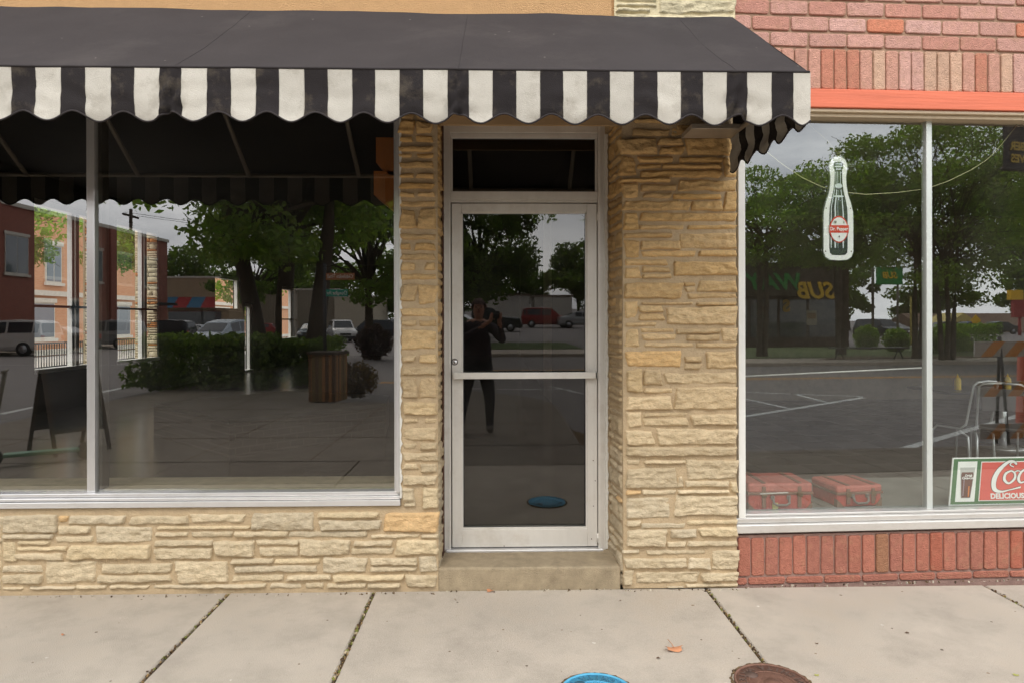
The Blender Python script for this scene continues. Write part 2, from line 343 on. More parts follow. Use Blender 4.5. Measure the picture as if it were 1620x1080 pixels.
# corner apron and plaza, one cast sheet with scored joints
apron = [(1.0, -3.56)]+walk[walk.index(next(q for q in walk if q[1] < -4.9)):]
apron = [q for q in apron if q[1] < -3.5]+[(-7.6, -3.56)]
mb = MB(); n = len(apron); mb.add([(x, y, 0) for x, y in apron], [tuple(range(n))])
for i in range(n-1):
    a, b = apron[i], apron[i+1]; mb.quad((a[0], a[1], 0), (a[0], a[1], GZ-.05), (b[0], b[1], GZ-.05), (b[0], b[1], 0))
tag(mb.build('corner_pavement', M_conc_dim), kind='structure')
mb = MB()
for yy in (-5.1, -6.6, -8.1): mb.box(-7.5, -3.4 if yy < -8 else .9 if yy > -6.7 else 0, yy-.006, yy+.006, .001, .003)
for yy in (-9.6, -11.1, -12.6, -14.1): mb.box(-7.5, -3.7, yy-.006, yy+.006, .001, .003)
for xx in (-6.2, -4.9): mb.box(xx-.006, xx+.006, -16.4, -3.6, .001, .0035)
for xx in (-3.5, -2.1, -.7): mb.box(xx-.006, xx+.006, -8.7, -3.6, .001, .0035)
tag(mb.build('scored_joints', M_joint), kind='structure')
# painted lines on the road, where the windows mirror them
mb = MB()
def line_pts(a, b, wd, mbx, z=GZ+.004):
    a = Vector((a.x, a.y, 0)); b = Vector((b.x, b.y, 0)); d = (b-a).normalized(); nn = Vector((-d.y, d.x, 0))*wd/2
    mbx.quad((*(a+nn).xy, z), (*(a-nn).xy, z), (*(b-nn).xy, z), (*(b+nn).xy, z))
def rline(pane, a, b, wd=.11): line_pts(mirror(*a, pane, z=GZ), mirror(*b, pane, z=GZ), wd, mb)
rline(PANE_R, (1150, 619), (1366, 627)); rline(PANE_R, (1150, 663), (1366, 628.5), .14)
rline(PANE_R, (1150, 624), (1249, 646)); rline(PANE_R, (1255, 622.5), (1308, 636)); rline(PANE_R, (1418, 713), (1660, 643), .14)
rline(PANE_L, (0, 655), (268, 597), .16); rline(PANE_L, (-200, 577), (265, 577), .1)
rline(PANE_D, (730, 614), (905, 616), .08); rline(PANE_D, (868, 610), (1000, 640), .08)
o = mb.build('road_markings', M_paint); tag(o, kind='structure')
mb = MB()
line_pts(Vector((-3.2, -14.7, 0)), Vector((60, -14.7, 0)), .13, mb); line_pts(Vector((-3.2, -14.45, 0)), Vector((60, -14.45, 0)), .13, mb)
tag(mb.build('road_centre_lines', M_ypaint), kind='structure')
# far side of the main street
sheet('far_pavement', [(-3.4, -20), (80, -18.2), (80, -22.6), (-3.4, -22.4)], GZ+.12, mat('far_concrete', srgb(186, 172, 156), rough=.9, var=.12, vs=2), .14)
sheet('far_grass', [(8.5, -22.65), (80, -22.9), (80, -33), (12, -33)], GZ+.13, M_grass, .14)
sheet('corner_grass', [(-3.4, -22.45), (3.4, -22.5), (3.2, -27.5), (-3.4, -27.5)], GZ+.13, M_grass, .14)
sheet('mulch_bed', [(14.5, -21.2), (26, -22.2), (26, -22.9), (16.5, -23.2)], GZ+.14, mat('mulch', srgb(96, 72, 50), rough=1, var=.4, vs=20), .02)
sheet('left_far_pavement', [(-24.6, -80), (-27, -80), (-27, 80), (-24.6, 80)], GZ+.12, MATS['far_concrete'], .14)

# ================================================================== STONE BUILDING
SB = empty('stone_building', 'corner building of cream ledge stone with large display window and recessed glass door', 'building', (0, 0, 0))

def stone_patch(mb, rects, mp, tone, seed, dep=(.005, .022), ground=.0075):
    """rects: u0,v0,u1,v1 in metres; mp(u,v,d) -> point, d outwards"""
    rnd = random.Random(seed)
    for (u0, v0, u1, v1) in rects:
        if u1-u0 < .012 or v1-v0 < .008: continue
        ww, hh = u1-u0, v1-v0
        d0 = rnd.uniform(*dep); st = ground
        nx = max(4, min(70, int(ww/st))); ny = max(4, min(20, int(hh/st)))
        so = Vector((rnd.uniform(0, 90), rnd.uniform(0, 90), rnd.uniform(0, 90)))
        tl = rnd.uniform(-.010, .010); vshift = rnd.uniform(-.3, .3)
        skew = rnd.uniform(-.25, .25)*min(hh, .05); skew2 = rnd.uniform(-.25, .25)*min(hh, .05)
        sag = rnd.uniform(-.10, .10)*hh
        base = tone(u0+ww/2, v0+hh/2, rnd)
        ids = {}; vs = []; fs = []
        for j in range(ny+1):
            for i in range(nx+1):
                a, b = i/nx, j/ny
                u = u0+a*ww; v = v0+b*hh
                e = min(min(a, 1-a)*ww, min(b, 1-b)*hh)
                q = Vector((u*16, v*30, 0))+so
                nzv = noise.fractal(q, .9, 2.1, 4)
                led = noise.noise(Vector((u*7, v*70, 0))+so)
                edge = (noise.noise(Vector((u*30, v*30, 5))+so)*.006+noise.noise(Vector((u*90, v*90, 9))+so)*.003)*min(1, hh/.05)
                eu = u+(edge+skew*(b-.5)*(1-a)*2+skew2*(b-.5)*a*2)
                ev = v+noise.noise(Vector((u*14, 3, v*20))+so)*.007*min(1, hh/.04)+(sag*(a-.5) if b > .5 else -sag*(a-.5)*.5)
                prof = 1-math.exp(-max(e, 0)/.0022)
                amp = .0095 if hh > .045 else .0050
                nzv += .35*abs(noise.noise(Vector((u*45, v*60, 2))+so))
                d = -.004 + prof*(.006+d0+tl*(a-.5)+nzv*amp+led*.0035)
                vs.append(mp(eu, ev, d))
        for j in range(ny):
            for i in range(nx):
                k = j*(nx+1)+i
                fs.append((k, k+1, k+nx+2, k+nx+1))
        mb.add(vs, fs, 0, base, True)

def cr2px(rects, ox, oy, s): return [(ox+a/s, oy+b/s, ox+c/s, oy+d/s) for a, b, c, d in rects]
col_a = [(180,20,350,40),(175,66,342,100),(350,44,640,97),(112,108,287,182),(292,105,402,139),(297,144,408,182),(416,105,642,184),(120,190,190,277),(200,190,359,219),(385,192,583,220),(194,223,305,246),(308,224,577,248),(588,193,645,283),(208,252,575,286),(118,287,347,308),(212,316,374,347),(382,295,645,346),(130,310,202,377),(222,353,353,377),(357,357,573,384),(588,348,645,439),(133,390,436,434),(440,390,581,436),(210,443,645,482),(135,445,202,522),(205,498,407,519),(422,498,645,519),(135,533,354,558),(385,535,645,607),(213,568,390,611),(140,568,207,646),(215,614,460,644),(474,612,645,641),(140,652,334,681),(360,664,645,728),(142,690,213,742),(218,687,346,713),(218,718,352,741),(138,758,400,832),(404,757,460,776),(413,779,460,802),(470,750,645,801),(423,806,645,831),(140,844,197,920),(214,846,448,860),(202,863,314,894),(203,898,320,929),(330,868,645,950),(462,846,645,865),(142,938,282,957),(142,967,204,1050),(210,964,364,984),(370,966,573,991),(218,990,372,1019),(418,993,570,1021),(576,962,650,1025),(230,1026,450,1050),(462,1029,645,1053)]
col_b = [(138,-14,375,56),(388,8,462,34),(388,38,462,66),(482,-12,612,63),(140,65,210,162),(214,65,292,134),(303,78,614,127),(212,144,337,169),(348,139,614,238),(140,180,334,239),(142,246,207,313),(213,248,403,269),(210,272,405,309),(415,256,614,305),(137,325,257,390),(270,319,614,389),(138,395,614,438),(140,450,197,477),(216,452,394,471),(396,452,618,538),(138,486,357,576),(358,522,384,571),(391,541,580,571),(586,545,618,593),(138,582,202,603),(205,580,352,603),(358,580,582,599),(140,613,327,704),(346,604,618,693),(140,713,202,739),(201,722,394,748),(400,709,618,733),(140,750,312,824),(330,750,442,788),(450,741,618,782),(314,800,397,828),(400,797,618,826),(122,838,198,856),(226,836,478,861),(132,872,400,918),(404,872,502,920),(508,839,622,924),(128,925,169,990),(182,931,450,982),(458,935,620,974),(124,996,310,1022),(312,993,387,1020),(394,981,620,1012)]
col_px = cr2px(col_a, 940, 180, 2.842)+cr2px(col_b, 940, 560, 2.7)
pil_px = cr2px([(345,-10,465,40),(480,-10,610,50),(345,46,467,150),(478,60,607,148),(350,171,453,219),(478,167,610,216),(343,246,610,293),(343,303,448,338),(485,302,618,341),(345,366,614,421),(350,459,464,498),(478,457,620,501),(345,533,617,583),(350,605,468,646),(490,603,626,643),(348,675,627,723),(352,744,479,890),(495,736,634,894),(352,929,632,977)], 560, 180, 4.91)
pil_px += cr2px([(1197,304,1259,341),(1280,301,1400,346),(1198,361,1397,401),(1201,414,1281,459),(1336,414,1400,456),(1198,479,1402,513),(1205,539,1293,640),(1298,539,1407,650),(1200,671,1402,724),(1205,742,1291,776),(1303,741,1404,781),(1203,797,1402,910),(1208,944,1284,983),(1306,937,1407,986),(1210,1007,1407,1060)], 300, 300, 3.6)
pil_px += cr2px([(864,151,923,231),(933,149,1003,231),(866,247,1005,299),(868,315,927,333),(955,311,1005,335),(868,351,1005,404),(868,415,919,439),(936,413,1007,441),(868,451,1007,489),(868,497,929,523),(936,497,1005,535),(866,544,1003,586),(865,597,916,676),(946,596,1010,680)], 300, 540, 2.571)
low_px = cr2px([(0,702,221,741),(248,696,502,772),(516,694,767,723),(523,727,777,772),(788,696,1010,779),(0,772,171,801),(176,771,397,799),(397,771,720,801),(733,784,932,804),(938,784,1012,804),(95,811,260,878),(266,807,442,833),(278,838,440,876),(443,807,652,875),(663,811,824,835),(654,838,830,870),(836,807,1007,872),(160,883,338,909),(340,881,529,909),(178,911,517,944),(538,879,720,944),(730,879,924,913),(730,916,922,940),(932,877,1005,942),(166,949,380,980),(390,949,575,977),(581,949,870,979),(876,951,1003,1004),(20,988,307,1009),(323,984,452,1009),(468,982,544,1008),(554,984,717,1009),(720,984,857,1009)], 300, 540, 2.571)
low_px += cr2px([(0,707,226,782),(229,709,269,739),(273,707,502,748),(520,709,762,748),(229,749,364,787),(383,751,614,822),(631,749,1015,769),(0,783,209,807),(216,792,374,821),(625,777,760,797),(0,814,59,900),(66,809,197,831),(60,834,265,856),(52,863,250,894),(268,829,607,890),(621,807,864,837),(621,840,860,891),(0,911,164,944),(0,949,167,991),(176,894,384,991),(406,904,695,948),(390,951,692,984),(710,894,924,988),(0,1000,87,1013),(113,997,302,1013),(303,992,427,1012),(438,990,602,1011),(616,990,802,1011)], 0, 540, 2.571)
def world_rects(rs):
    o = []
    for a, b, c, d in rs:
        p = P(a, d, y=-.02); q = P(c, b, y=-.02); o.append((p.x, max(p.z, .004), q.x, q.z))
    return o
def tone_low(u, v, r):
    k = r.random()
    c = (srgb(197, 179, 148) if k < .55 else srgb(193, 177, 149) if k < .8 else srgb(202, 182, 147) if k < .95 else srgb(206, 172, 126))
    f = r.uniform(.93, 1.05); return tuple(x*f for x in c)
def tone_col(u, v, r):
    t = min(1, max(0, (v-.55)/1.6)); a = tone_low(u, v, r); b = srgb(200, 161, 104); f = r.uniform(.88, 1.08)
    t *= r.uniform(.7, 1)
    return tuple((x*(1-t)+y*t)*f for x, y in zip(a, b))
mb = MB()
front = lambda u, v, d: (u, -d, v)
low = world_rects(low_px); wid = 600/273
stone_patch(mb, low, front, tone_low, 3)
X0 = P(0, 900, y=-.02).x; XR = P(692, 900, y=-.02).x
for k in (1, 2, 3):
    stone_patch(mb, [(a-k*(XR-X0), b, c-k*(XR-X0), d) for a, b, c, d in low if not (k == 3 and a < X0+1)], front, tone_low, 30+k, ground=.02)
mb.build('base_veneer', M_stone, SB); mb = MB()
stone_patch(mb, world_rects(pil_px), front, tone_col, 4, ground=.006); pilmb = mb; mb = MB()
stone_patch(mb, world_rects(col_px), front, tone_col, 5, ground=.0065)
# side returns of the door recess, stones in random ledges
def ledges(u0, u1, v0, v1, seed, split=.7):
    r = random.Random(seed); v = v0; out = []
    while v < v1-.02:
        h = r.choice([.035, .05, .06, .085, .11, .045]); h = min(h, v1-v); u = u0
        while u < u1-.01:
            ww = r.uniform(.09, .26); 
            if u1-(u+ww) < .05: ww = u1-u
            if h > .08 and r.random() < .4: out += [(u+.005, v+.005, u+ww-.005, v+h*.45-.003), (u+.005, v+h*.45+.005, u+ww-.005, v+h-.005)]
            else: out.append((u+.005, v+.005, u+ww-.005, v+h-.005))
            u += ww
        v += h
    return out
CX0 = P(984, 880, y=-.02).x; CX1 = P(1167, 700, y=-.02).x
PX0 = P(633, 500, y=-.02).x; PX1 = P(694, 700, y=-.02).x
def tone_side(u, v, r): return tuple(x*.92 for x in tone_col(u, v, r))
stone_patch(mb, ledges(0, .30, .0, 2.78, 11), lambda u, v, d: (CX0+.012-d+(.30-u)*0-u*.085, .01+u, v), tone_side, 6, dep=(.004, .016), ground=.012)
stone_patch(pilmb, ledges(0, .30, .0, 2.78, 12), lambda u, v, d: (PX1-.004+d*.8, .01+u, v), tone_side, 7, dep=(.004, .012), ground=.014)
pilmb.build('pillar_veneer', M_stone, SB); mb.build('column_veneer', M_stone, SB); mb = MB()
# (returns built)
UX0 = P(976, 10, y=-.02).x
def tone_up(u, v, r): f = r.uniform(.92, 1.06); return tuple(x*f for x in (srgb(206, 194, 162)))
up = [(UX0+.0, 3.24, UX0+.27, 3.335), (UX0+.28, 3.24, CX1, 3.335), (UX0, 3.345, UX0+.20, 3.375), (UX0+.0, 3.38, UX0+.235, 3.405), (UX0+.25, 3.345, CX1, 3.43), (UX0, 3.41, UX0+.235, 3.45), (UX0+.25, 3.44, UX0+.45, 3.52), (UX0+.46, 3.44, CX1, 3.49), (UX0, 3.46, UX0+.24, 3.55)]
stone_patch(mb, up+[(a, b+.32, c, d+.32) for a, b, c, d in up[3:]]+[(a, b+.62, c, d+.62) for a, b, c, d in up[3:]]+[(a, b+.92, c, d+.92) for a, b, c, d in up[3:]], front, tone_up, 9)
mb.build('upper_veneer', M_stone, SB)

# wall core in mortar; leaves openings for window and door
WL = -6.95                                       # left corner of the building
WZ0 = P(300, 802, y=0).z; WZ1 = 2.98             # window opening
DX0 = P(698, 700, y=.3).x; DX1 = P(958, 700, y=.3).x
mb = MB()
mb.box(WL, PX1-.005, .0, .25, -.05, WZ0-.001, bev=0)
mb.box(PX0-.0, PX1-.006, .0, .30, WZ0, 2.8)
mb.box(WL, WL+.25, .0, .25, WZ0, 3.0)
mb.prism([(CX0+.012, 0), (CX1, 0), (CX1, 2.8), (CX0+.012, 2.8)], .0, .32)
mb.add([(CX0+.012, .002, 0), (CX0-.016, .33, 0), (CX0-.016, .33, 2.8), (CX0+.012, .002, 2.8)], [(0, 1, 2, 3)])
mb.build('mortar_wall', M_mortar, SB)
mb = MB()
mb.box(WL, UX0-.03, -.01, .25, 2.985, 5.2); mb.box(UX0-.03, CX1, .012, .25, 3.1, 5.2)
mb.box(PX1-.05, CX0+.05, .0, .36, 2.80, 3.2)
o = mb.build('stucco_wall', M_stucco, SB)
mb = MB(); mb.box(UX0-.012, CX1-.002, .002, .011, 3.1, 5.2); mb.build('upper_mortar', mat('cream_mortar', srgb(214, 200, 164), rough=.95, bump=.5, bs=90), SB)
mb = MB(); mb.box(PX1-.02, CX0+.02, .005, .40, 2.775, 2.80); mb.box(PX1, CX0, .03, .05, 2.70, 2.775); mb.build('door_soffit', M_tan, SB)
mb = MB(); mb.box(PX1+.004, DX0+.02, .20, .315, .13, 2.77); mb.build('rusty_jamb_strip', M_rust, SB)

# doorstep
mb = MB()
sx0 = P(692, 900, y=-.0).x; sx1 = P(982, 900, y=0).x
bm = bmesh.new(); bmesh.ops.create_cube(bm, size=1)
for v in bm.verts: v.co = Vector(((sx0+sx1)/2+v.co.x*(sx1-sx0), .22+v.co.y*.44, .055+v.co.z*.15))
bmesh.ops.bevel(bm, geom=[e for e in bm.edges], offset=.014, segments=3, affect='EDGES', profile=.5)
bmesh.ops.subdivide_edges(bm, edges=bm.edges[:], cuts=6, use_grid_fill=True)
for v in bm.verts: v.co += Vector((0, noise.noise(v.co*9)*.004, noise.noise(v.co*7+Vector((5, 5, 5)))*.003))
mb.bm(bm); mb.build('doorstep', M_step, SB)

# ---- display window, left
wy0 = .005
WXR = P(632.5, 500, y=wy0).x
z_b = P(300, 801.5, y=wy0-.02).z; z_b2 = P(300, 783, y=wy0).z
mb = MB()
def prof_h(mbx, x0, x1, z0, z1, y0, y1, mi=0): mbx.box(x0, x1, y0, y1, z0, z1, mi, bev=.003)
XM = (P(136.8, 600, y=.05).x, P(149.5, 600, y=.05).x)
# sill: stacked extrusions
prof_h(mb, WL+.25, WXR+.004, z_b, z_b+.034, -.022, .10)
prof_h(mb, WL+.25, WXR, z_b+.036, z_b+.052, -.008, .10)
prof_h(mb, WL+.25, WXR-.004, z_b+.053, z_b+.073, .018, .10)
# right jamb and head
mb.box(WXR-.022, WXR, -.004, .10, z_b+.073, WZ1, bev=.003); mb.box(WXR-.036, WXR-.0225, .022, .10, z_b+.073, WZ1, bev=.002)
mb.box(WL+.25, WXR, -.004, .10, WZ1, WZ1+.03, bev=.003)
frame = mb.build('display_window', M_alu, SB)
mb = MB()
mb.box(XM[0], XM[1], .052, .11, z_b+.073, WZ1, bev=.002)
mb.build('mullion', M_alu, frame)
mb = MB(); mb.box(XM[1]+.001, XM[1]+.022, .088, .16, z_b+.08, WZ1)
mb.build('mullion_channel', mat('weathered_aluminium', srgb(70, 66, 60), rough=.5, metal=.2, var=.2, vs=12), frame)
mb = MB()
pane_box(mb, WL+.25, XM[0], YL, YL+.008, z_b+.05, WZ1); mb.build('glass_pane', [G_left, G_clear], frame)
mb = MB(); pane_box(mb, XM[1], WXR-.02, YL, YL+.008, z_b+.05, WZ1); mb.build('glass_pane', [G_left, G_clear], frame)
mb = MB(); mb.box(WL+.25, WXR, YL+.02, .40, z_b+.055, z_b+.078); mb.build('inner_ledge', mat('old_ledge', srgb(150, 138, 112), rough=.7, var=.2, vs=12), frame)
# caulk, uneven bead beside the pillar stones and by the door frame
def bead(mbx, x, y, z0, z1, wmin, wmax, seed, dx=1):
    r = random.Random(seed); z = z0; pts = []
    while z < z1: pts.append((z, r.uniform(wmin, wmax))); z += r.uniform(.012, .03)
    for (a, wa), (b, wb) in zip(pts, pts[1:]):
        mbx.add([(x, y, a), (x+dx*wa, y, a), (x+dx*wb, y, b), (x, y, b), (x, y+.02, a), (x+dx*wa, y+.02, a), (x+dx*wb, y+.02, b), (x, y+.02, b)], [(0, 1, 2, 3), (1, 5, 6, 2), (0, 3, 7, 4)] if dx > 0 else [(0, 3, 2, 1), (1, 2, 6, 5), (0, 4, 7, 3)])
mb = MB(); bead(mb, WXR, -.008, z_b+.04, 2.75, .003, .016, 5); mb.build('caulk', M_white, frame)

# ---- door frame, transom and door
DY = .31
def dx(px): return P(px, 600, y=DY).x
def dz(py): return P(830, py, y=DY).z
fr = MB()
zt, zb = dz(196), .13
fr.box(dx(700), dx(713.5), DY-.02, DY+.07, zb, zt, bev=.003)
fr.box(dx(945.5), dx(958), DY-.02, DY+.07, zb, zt, bev=.003)
for xx in (703.5, 710): fr.box(dx(xx), dx(xx+.9), DY-.024, DY-.019, zb, zt)
for xx in (949.5, 952.5): fr.box(dx(xx), dx(xx+.9), DY-.024, DY-.019, zb, zt)
fr.box(dx(713.5), dx(945.5), DY-.02, DY+.07, dz(212), zt, bev=.003)
fr.box(dx(713.5), dx(945.5), DY-.004, DY+.06, dz(219), dz(212.2), bev=.003)
fr.box(dx(713.5), dx(945.5), DY-.016, DY+.07, dz(317), dz(304), bev=.003)
fr.box(dx(713.5), dx(945.5), DY-.004, DY+.06, dz(321), dz(317.3), bev=.002)
fr.box(dx(714), dx(716.5), DY-.002, DY+.06, dz(303.5), dz(219)); fr.box(dx(942.5), dx(945), DY-.002, DY+.06, dz(303.5), dz(219))
df = fr.build('door_frame', M_alu2, SB)
mb = MB(); mb.box(dx(716), dx(943), DY+.02, DY+.028, dz(304), dz(219))
mb.build('transom_pane', glass_mat('glass_transom', .05, (.25, .24, .22)), df)
mb = MB(); mb.box(dx(706), dx(952), DY-.05, DY+.04, .128, .143, bev=.003); mb.build('threshold', M_alu, df)
mb = MB(); mb.box(dx(957), CX0+.006, DY-.024, DY+.05, .1, 2.77); mb.build('jamb_filler', M_mortar, df)
mb = MB(); bead(mb, dx(956.5), DY-.034, .14, 2.74, .012, .020, 8); mb.build('caulk', M_white, df)
mb = MB(); mb.box(dx(714), dx(945), DY+.062, DY+.068, .14, dz(318)); 
dgap = mb  # shadow gap strip is part of the frame depth
# door leaf
dr = MB()
L0, L1, GL0, GL1 = dx(715), dx(944.5), dx(730.5), dx(928.5)
zd0, zd1 = .148, dz(322.5)
dr.box(L0, GL0, DY-.006, DY+.045, zd0, zd1, bev=.003); dr.box(GL1, L1, DY-.006, DY+.045, zd0, zd1, bev=.003)
dr.box(GL0, GL1, DY-.006, DY+.045, dz(336), zd1, bev=.002)
dr.box(GL0, GL1, DY-.006, DY+.045, zd0, dz(836), bev=.002)
for a, b in ((GL0, GL0+.008), (GL1-.008, GL1)): dr.box(a, b, DY+.004, DY+.04, dz(836), dz(336))
dr.box(GL0, GL1, DY+.004, DY+.04, dz(338.5), dz(336)); dr.box(GL0, GL1, DY+.002, DY+.04, dz(836), dz(833), bev=.001)
dr.box(dx(920), dx(930), DY-.0075, DY-.006, dz(842.5), dz(839))
door = dr.build('door', M_alu2, SB)
mb = MB()
mb = MB(); gk = .0045
for (a, b, c, d) in ((GL0+.008, GL0+.008+gk, dz(833), dz(338.5)), (GL1-.008-gk, GL1-.008, dz(833), dz(338.5)), (GL0+.008, GL1-.008, dz(833)-.001, dz(833)+gk), (GL0+.008, GL1-.008, dz(338.5)-gk, dz(338.5)+.001)):
    mb.box(a, b, DY+.008, DY+.0145, c, d)
mb.build('gasket', M_black, door)
for zz in (.20, zd1-.08):
    mb = MB(); mb.cyl((L1+.002, DY-.012, zz-.03), (L1+.002, DY-.012, zz+.03), .007, 12); mb.build('pivot', M_alu2, door)
for (px_, py_) in ((938, 728), (938, 800), (935, 852), (797, 862), (941, 760)):
    mb = MB(); mb.cyl((dx(px_), DY-.0085, dz(py_)), (dx(px_), DY-.005, dz(py_)), .0032, 10); mb.build('screw', M_rust, door)
gx = (GL0+GL1)/2; hz = (dz(833)+dz(338))/2
pane_box(mb, GL0-gx, GL1-gx, -.003, .003, dz(834)-hz, dz(338)-hz)
gp = mb.build('glass_pane', [G_door, G_clear], door); gp.location = (gx, DY+.02, hz); gp.rotation_euler = (tilt, 0, 0)
PANE_D = (Vector((gx, DY+.017, hz)), Euler((tilt, 0, 0)).to_matrix() @ Vector((0, -1, 0)))
mb = MB()
mb.box(dx(722), dx(944), DY-.055, DY-.03, dz(597.5), dz(587.5), bev=.003)
mb.box(dx(718), dx(724), DY-.058, DY-.006, dz(598), dz(587), 0, bev=.004)
mb.box(dx(940), dx(944.5), DY-.055, DY-.006, dz(597.5), dz(587.5), bev=.003)
mb.build('push_bar', M_alu2, door)
mb = MB()
c = Vector((dx(719.5), DY-.006, dz(571.5)))
mb.cyl(c+Vector((0, -.001, 0)), c+Vector((0, .003, 0)), .021, 24, 1); mb.cyl(c+Vector((0, -.007, 0)), c+Vector((0, .002, 0)), .017, 24, 0)
mb.box(c.x-.002, c.x+.002, c.y-.008, c.y-.0068, c.z-.011, c.z-.002, 1); mb.cyl(c+Vector((0, -.008, -.002)), c+Vector((0, -.0068, -.002)), .004, 12, 1)
mb.build('lock_cylinder', [MATS['aluminium'], M_black], door)

# ---- interior of the stone building
XW = -7.35+.0; XW = -7.1
DEP = 24.5
def dirz(zc, px): return zc
# side wall openings at distance Z from the camera plane (Y = Z-3.96)
def sY(px): return 1.0*(-XW)*F/(787-px)-3.96
ops = [(sY(66), sY(160), .78, 3.46), (sY(193), sY(257), .78, 3.46), (sY(345), sY(384), 1.85, 2.75), (sY(391), sY(403), .14, 2.05), (sY(449), sY(473), .95, 2.7)]
mb = MB()
segs = []; cur = .25
for (a, b, z0, z1) in ops:
    mb.box(XW-.2, XW, cur, a, .0, 3.85); mb.box(XW-.2, XW, a, b, .0, z0); mb.box(XW-.2, XW, a, b, z1, 3.85); cur = b
mb.box(XW-.2, XW, cur, DEP, 0, 3.85)
mb.box(XW, .95, DEP, DEP+.2, 0, 3.85); mb.box(.95, 1.1, .33, DEP, 0, 3.85)
mb.box(XW-.2, 1.1, .25, DEP+.2, 3.85, 4.0)
mb.box(DX1, .95, .33, .40, .13, 3.85); mb.box(PX0, DX0, .31, .36, .13, 3.85); mb.box(PX0, .95, .36, .40, 2.8, 3.85)
mb.box(XW, WL+.26, .2, .3, 0, 3.85); mb.box(XW-.2, WXR, .251, .30, 3.05, 3.85)
mb.box(PX0+.01, PX0+.05, .3, .9, .13, 3.85)
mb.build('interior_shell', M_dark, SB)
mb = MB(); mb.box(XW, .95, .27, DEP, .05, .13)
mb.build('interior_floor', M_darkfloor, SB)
fx = 0
for (a, b, z0, z1) in ops:
    sw = MB()
    t = .05
    fy = a+(b-a)*.62
    if b-a > .8 and z0 < 1:
        sw.box(XW-.12, XW-.04, fy, fy+.07, z0, z1); sw.box(XW-.12, XW-.04, fy+.11, fy+.2, z0, z1)
        sw.box(XW-.10, XW-.03, a, b, z0+(z1-z0)*.38-.02, z0+(z1-z0)*.38+.02, 1)
    else: sw.box(XW-.12, XW-.04, b-.12, b, z0, z1)
    sw.box(XW-.14, XW+.03, a, b, z0-.02, z0+.04); sw.box(XW-.14, XW-.02, a, b, z1-.09, z1)
    sw.build('side_window_frame', [M_white2, M_bind], SB)
mb = MB()     # white painted stone piers outside the side windows
def tone_w(u, v, r):
    f = r.uniform(.9, 1.05); return tuple(x*f for x in (srgb(205, 190, 160) if r.random() < .9 else srgb(190, 130, 80)))
for (y1, th) in ((ops[0][1], .16), (ops[1][1], .46)):
    stone_patch(mb, ledges(0, th, .3, 3.55, int(y1*10)), lambda u, v, d: (XW-.02-u, y1-.012-d, v), tone_w, 3, ground=.03)
    mb.box(XW-.02-th, XW-.21, y1-.011, y1+.5, 0, 3.6, 0, srgb(170, 155, 125))
mb.build('side_pier', M_stone, SB)

# ================================================================== AWNING
AY = P(700, 115, y=0).y
YV = -.99
zt_l = P(600, 112, y=YV).z; ATOP = 3.30
AXR = P(1280.5, 116, y=YV).x; AXL = -7.3
def lin(p, q): k = (q.z-p.z)/(q.x-p.x); return lambda x: p.z+(x-p.x)*k
ftop = lin(P(0, 10, y=-.012), P(1168, 28, y=-.012)); fzt = lin(P(0, 105, y=YV), P(1280, 115, y=YV))
AW = empty('shop_awning', 'black canvas awning with black and white striped scalloped valance', 'awning', (0, 0, 0))
mb = MB(); nx, ny = 150, 10
ribs = [-7.2]+[(-1.02-.805*k) for k in range(7, -1, -1)]+[-.21, .59, AXR-.02]
def sag(x, t):
    d = min(abs(x-r) for r in ribs)
    return -.022*math.sin(math.pi*t)*min(1, d/.3)**1.2 + noise.noise(Vector((x*1.7, t*2.5, 0)))*.010 + noise.noise(Vector((x*5+t*3, t*6, 4)))*.004
vs = []; fs = []
for j in range(ny+1):
    for i in range(nx+1):
        x = AXL+(AXR-AXL)*i/nx; t = j/ny
        vs.append((x, -.012+(YV+.012)*t, ftop(x)+(fzt(x)-ftop(x))*t+sag(x, t)))
for j in range(ny):
    for i in range(nx): k = j*(nx+1)+i; fs.append((k, k+nx+1, k+nx+2, k+1))
mb.add(vs, fs, 0, (1, 1, 1), True)
# welt along the front and top edges
mb.tube([(AXL+(AXR-AXL)*i/60, YV-.002, fzt(AXL+(AXR-AXL)*i/60)+.001+noise.noise(Vector((i*.5, 0, 0)))*.002) for i in range(61)], .006, 6)
can = mb.build('canopy', M_canvas, AW)
for xs_ in (P(270, 114, y=YV).x, P(725, 114, y=YV).x, P(1166, 114, y=YV).x, P(270, 114, y=YV).x-1.67):
    mb = MB(); pts = [(xs_+.001*math.sin(t*30), -.012+(YV+.012)*t, ftop(xs_)+(fzt(xs_)-ftop(xs_))*t+sag(xs_, t)+.0015) for t in [q/14 for q in range(15)]]
    mb.tube(pts, .0006, 5); mb.build('seam', M_canvas, can)
mb = MB()
# triangular end
vs = []; fs = []; n = 12
for j in range(n+1):
    t = j/n; y = YV*t; zz = ftop(AXR)+(fzt(AXR)-ftop(AXR))*t
    vs += [(AXR+noise.noise(Vector((t*4, 0, 0)))*.004, y-.012*(1-t), zz), (AXR, y-.012*(1-t), fzt(AXR))]
for j in range(n): fs.append((2*j, 2*j+1, 2*j+3, 2*j+2))
mb.add(vs, fs, 0, (1, 1, 1), True); mb.build('end_panel', M_canvas, AW)
edges = [18, 57, 97, 136, 176, 214, 253, 288, 328, 366, 405, 442, 481, 519, 557, 594, 632, 670, 708, 742, 779, 817, 854, 891, 928, 965, 1002, 1040, 1076, 1112, 1149, 1182, 1220, 1255, 1281.5]
ex = [P(e, 114, y=YV).x for e in edges]
kinds = ['b' if i % 2 == 0 else 'w' for i in range(len(ex)-1)]     # kind of stripe i between ex[i], ex[i+1]
pitch = ex[1]-ex[0]
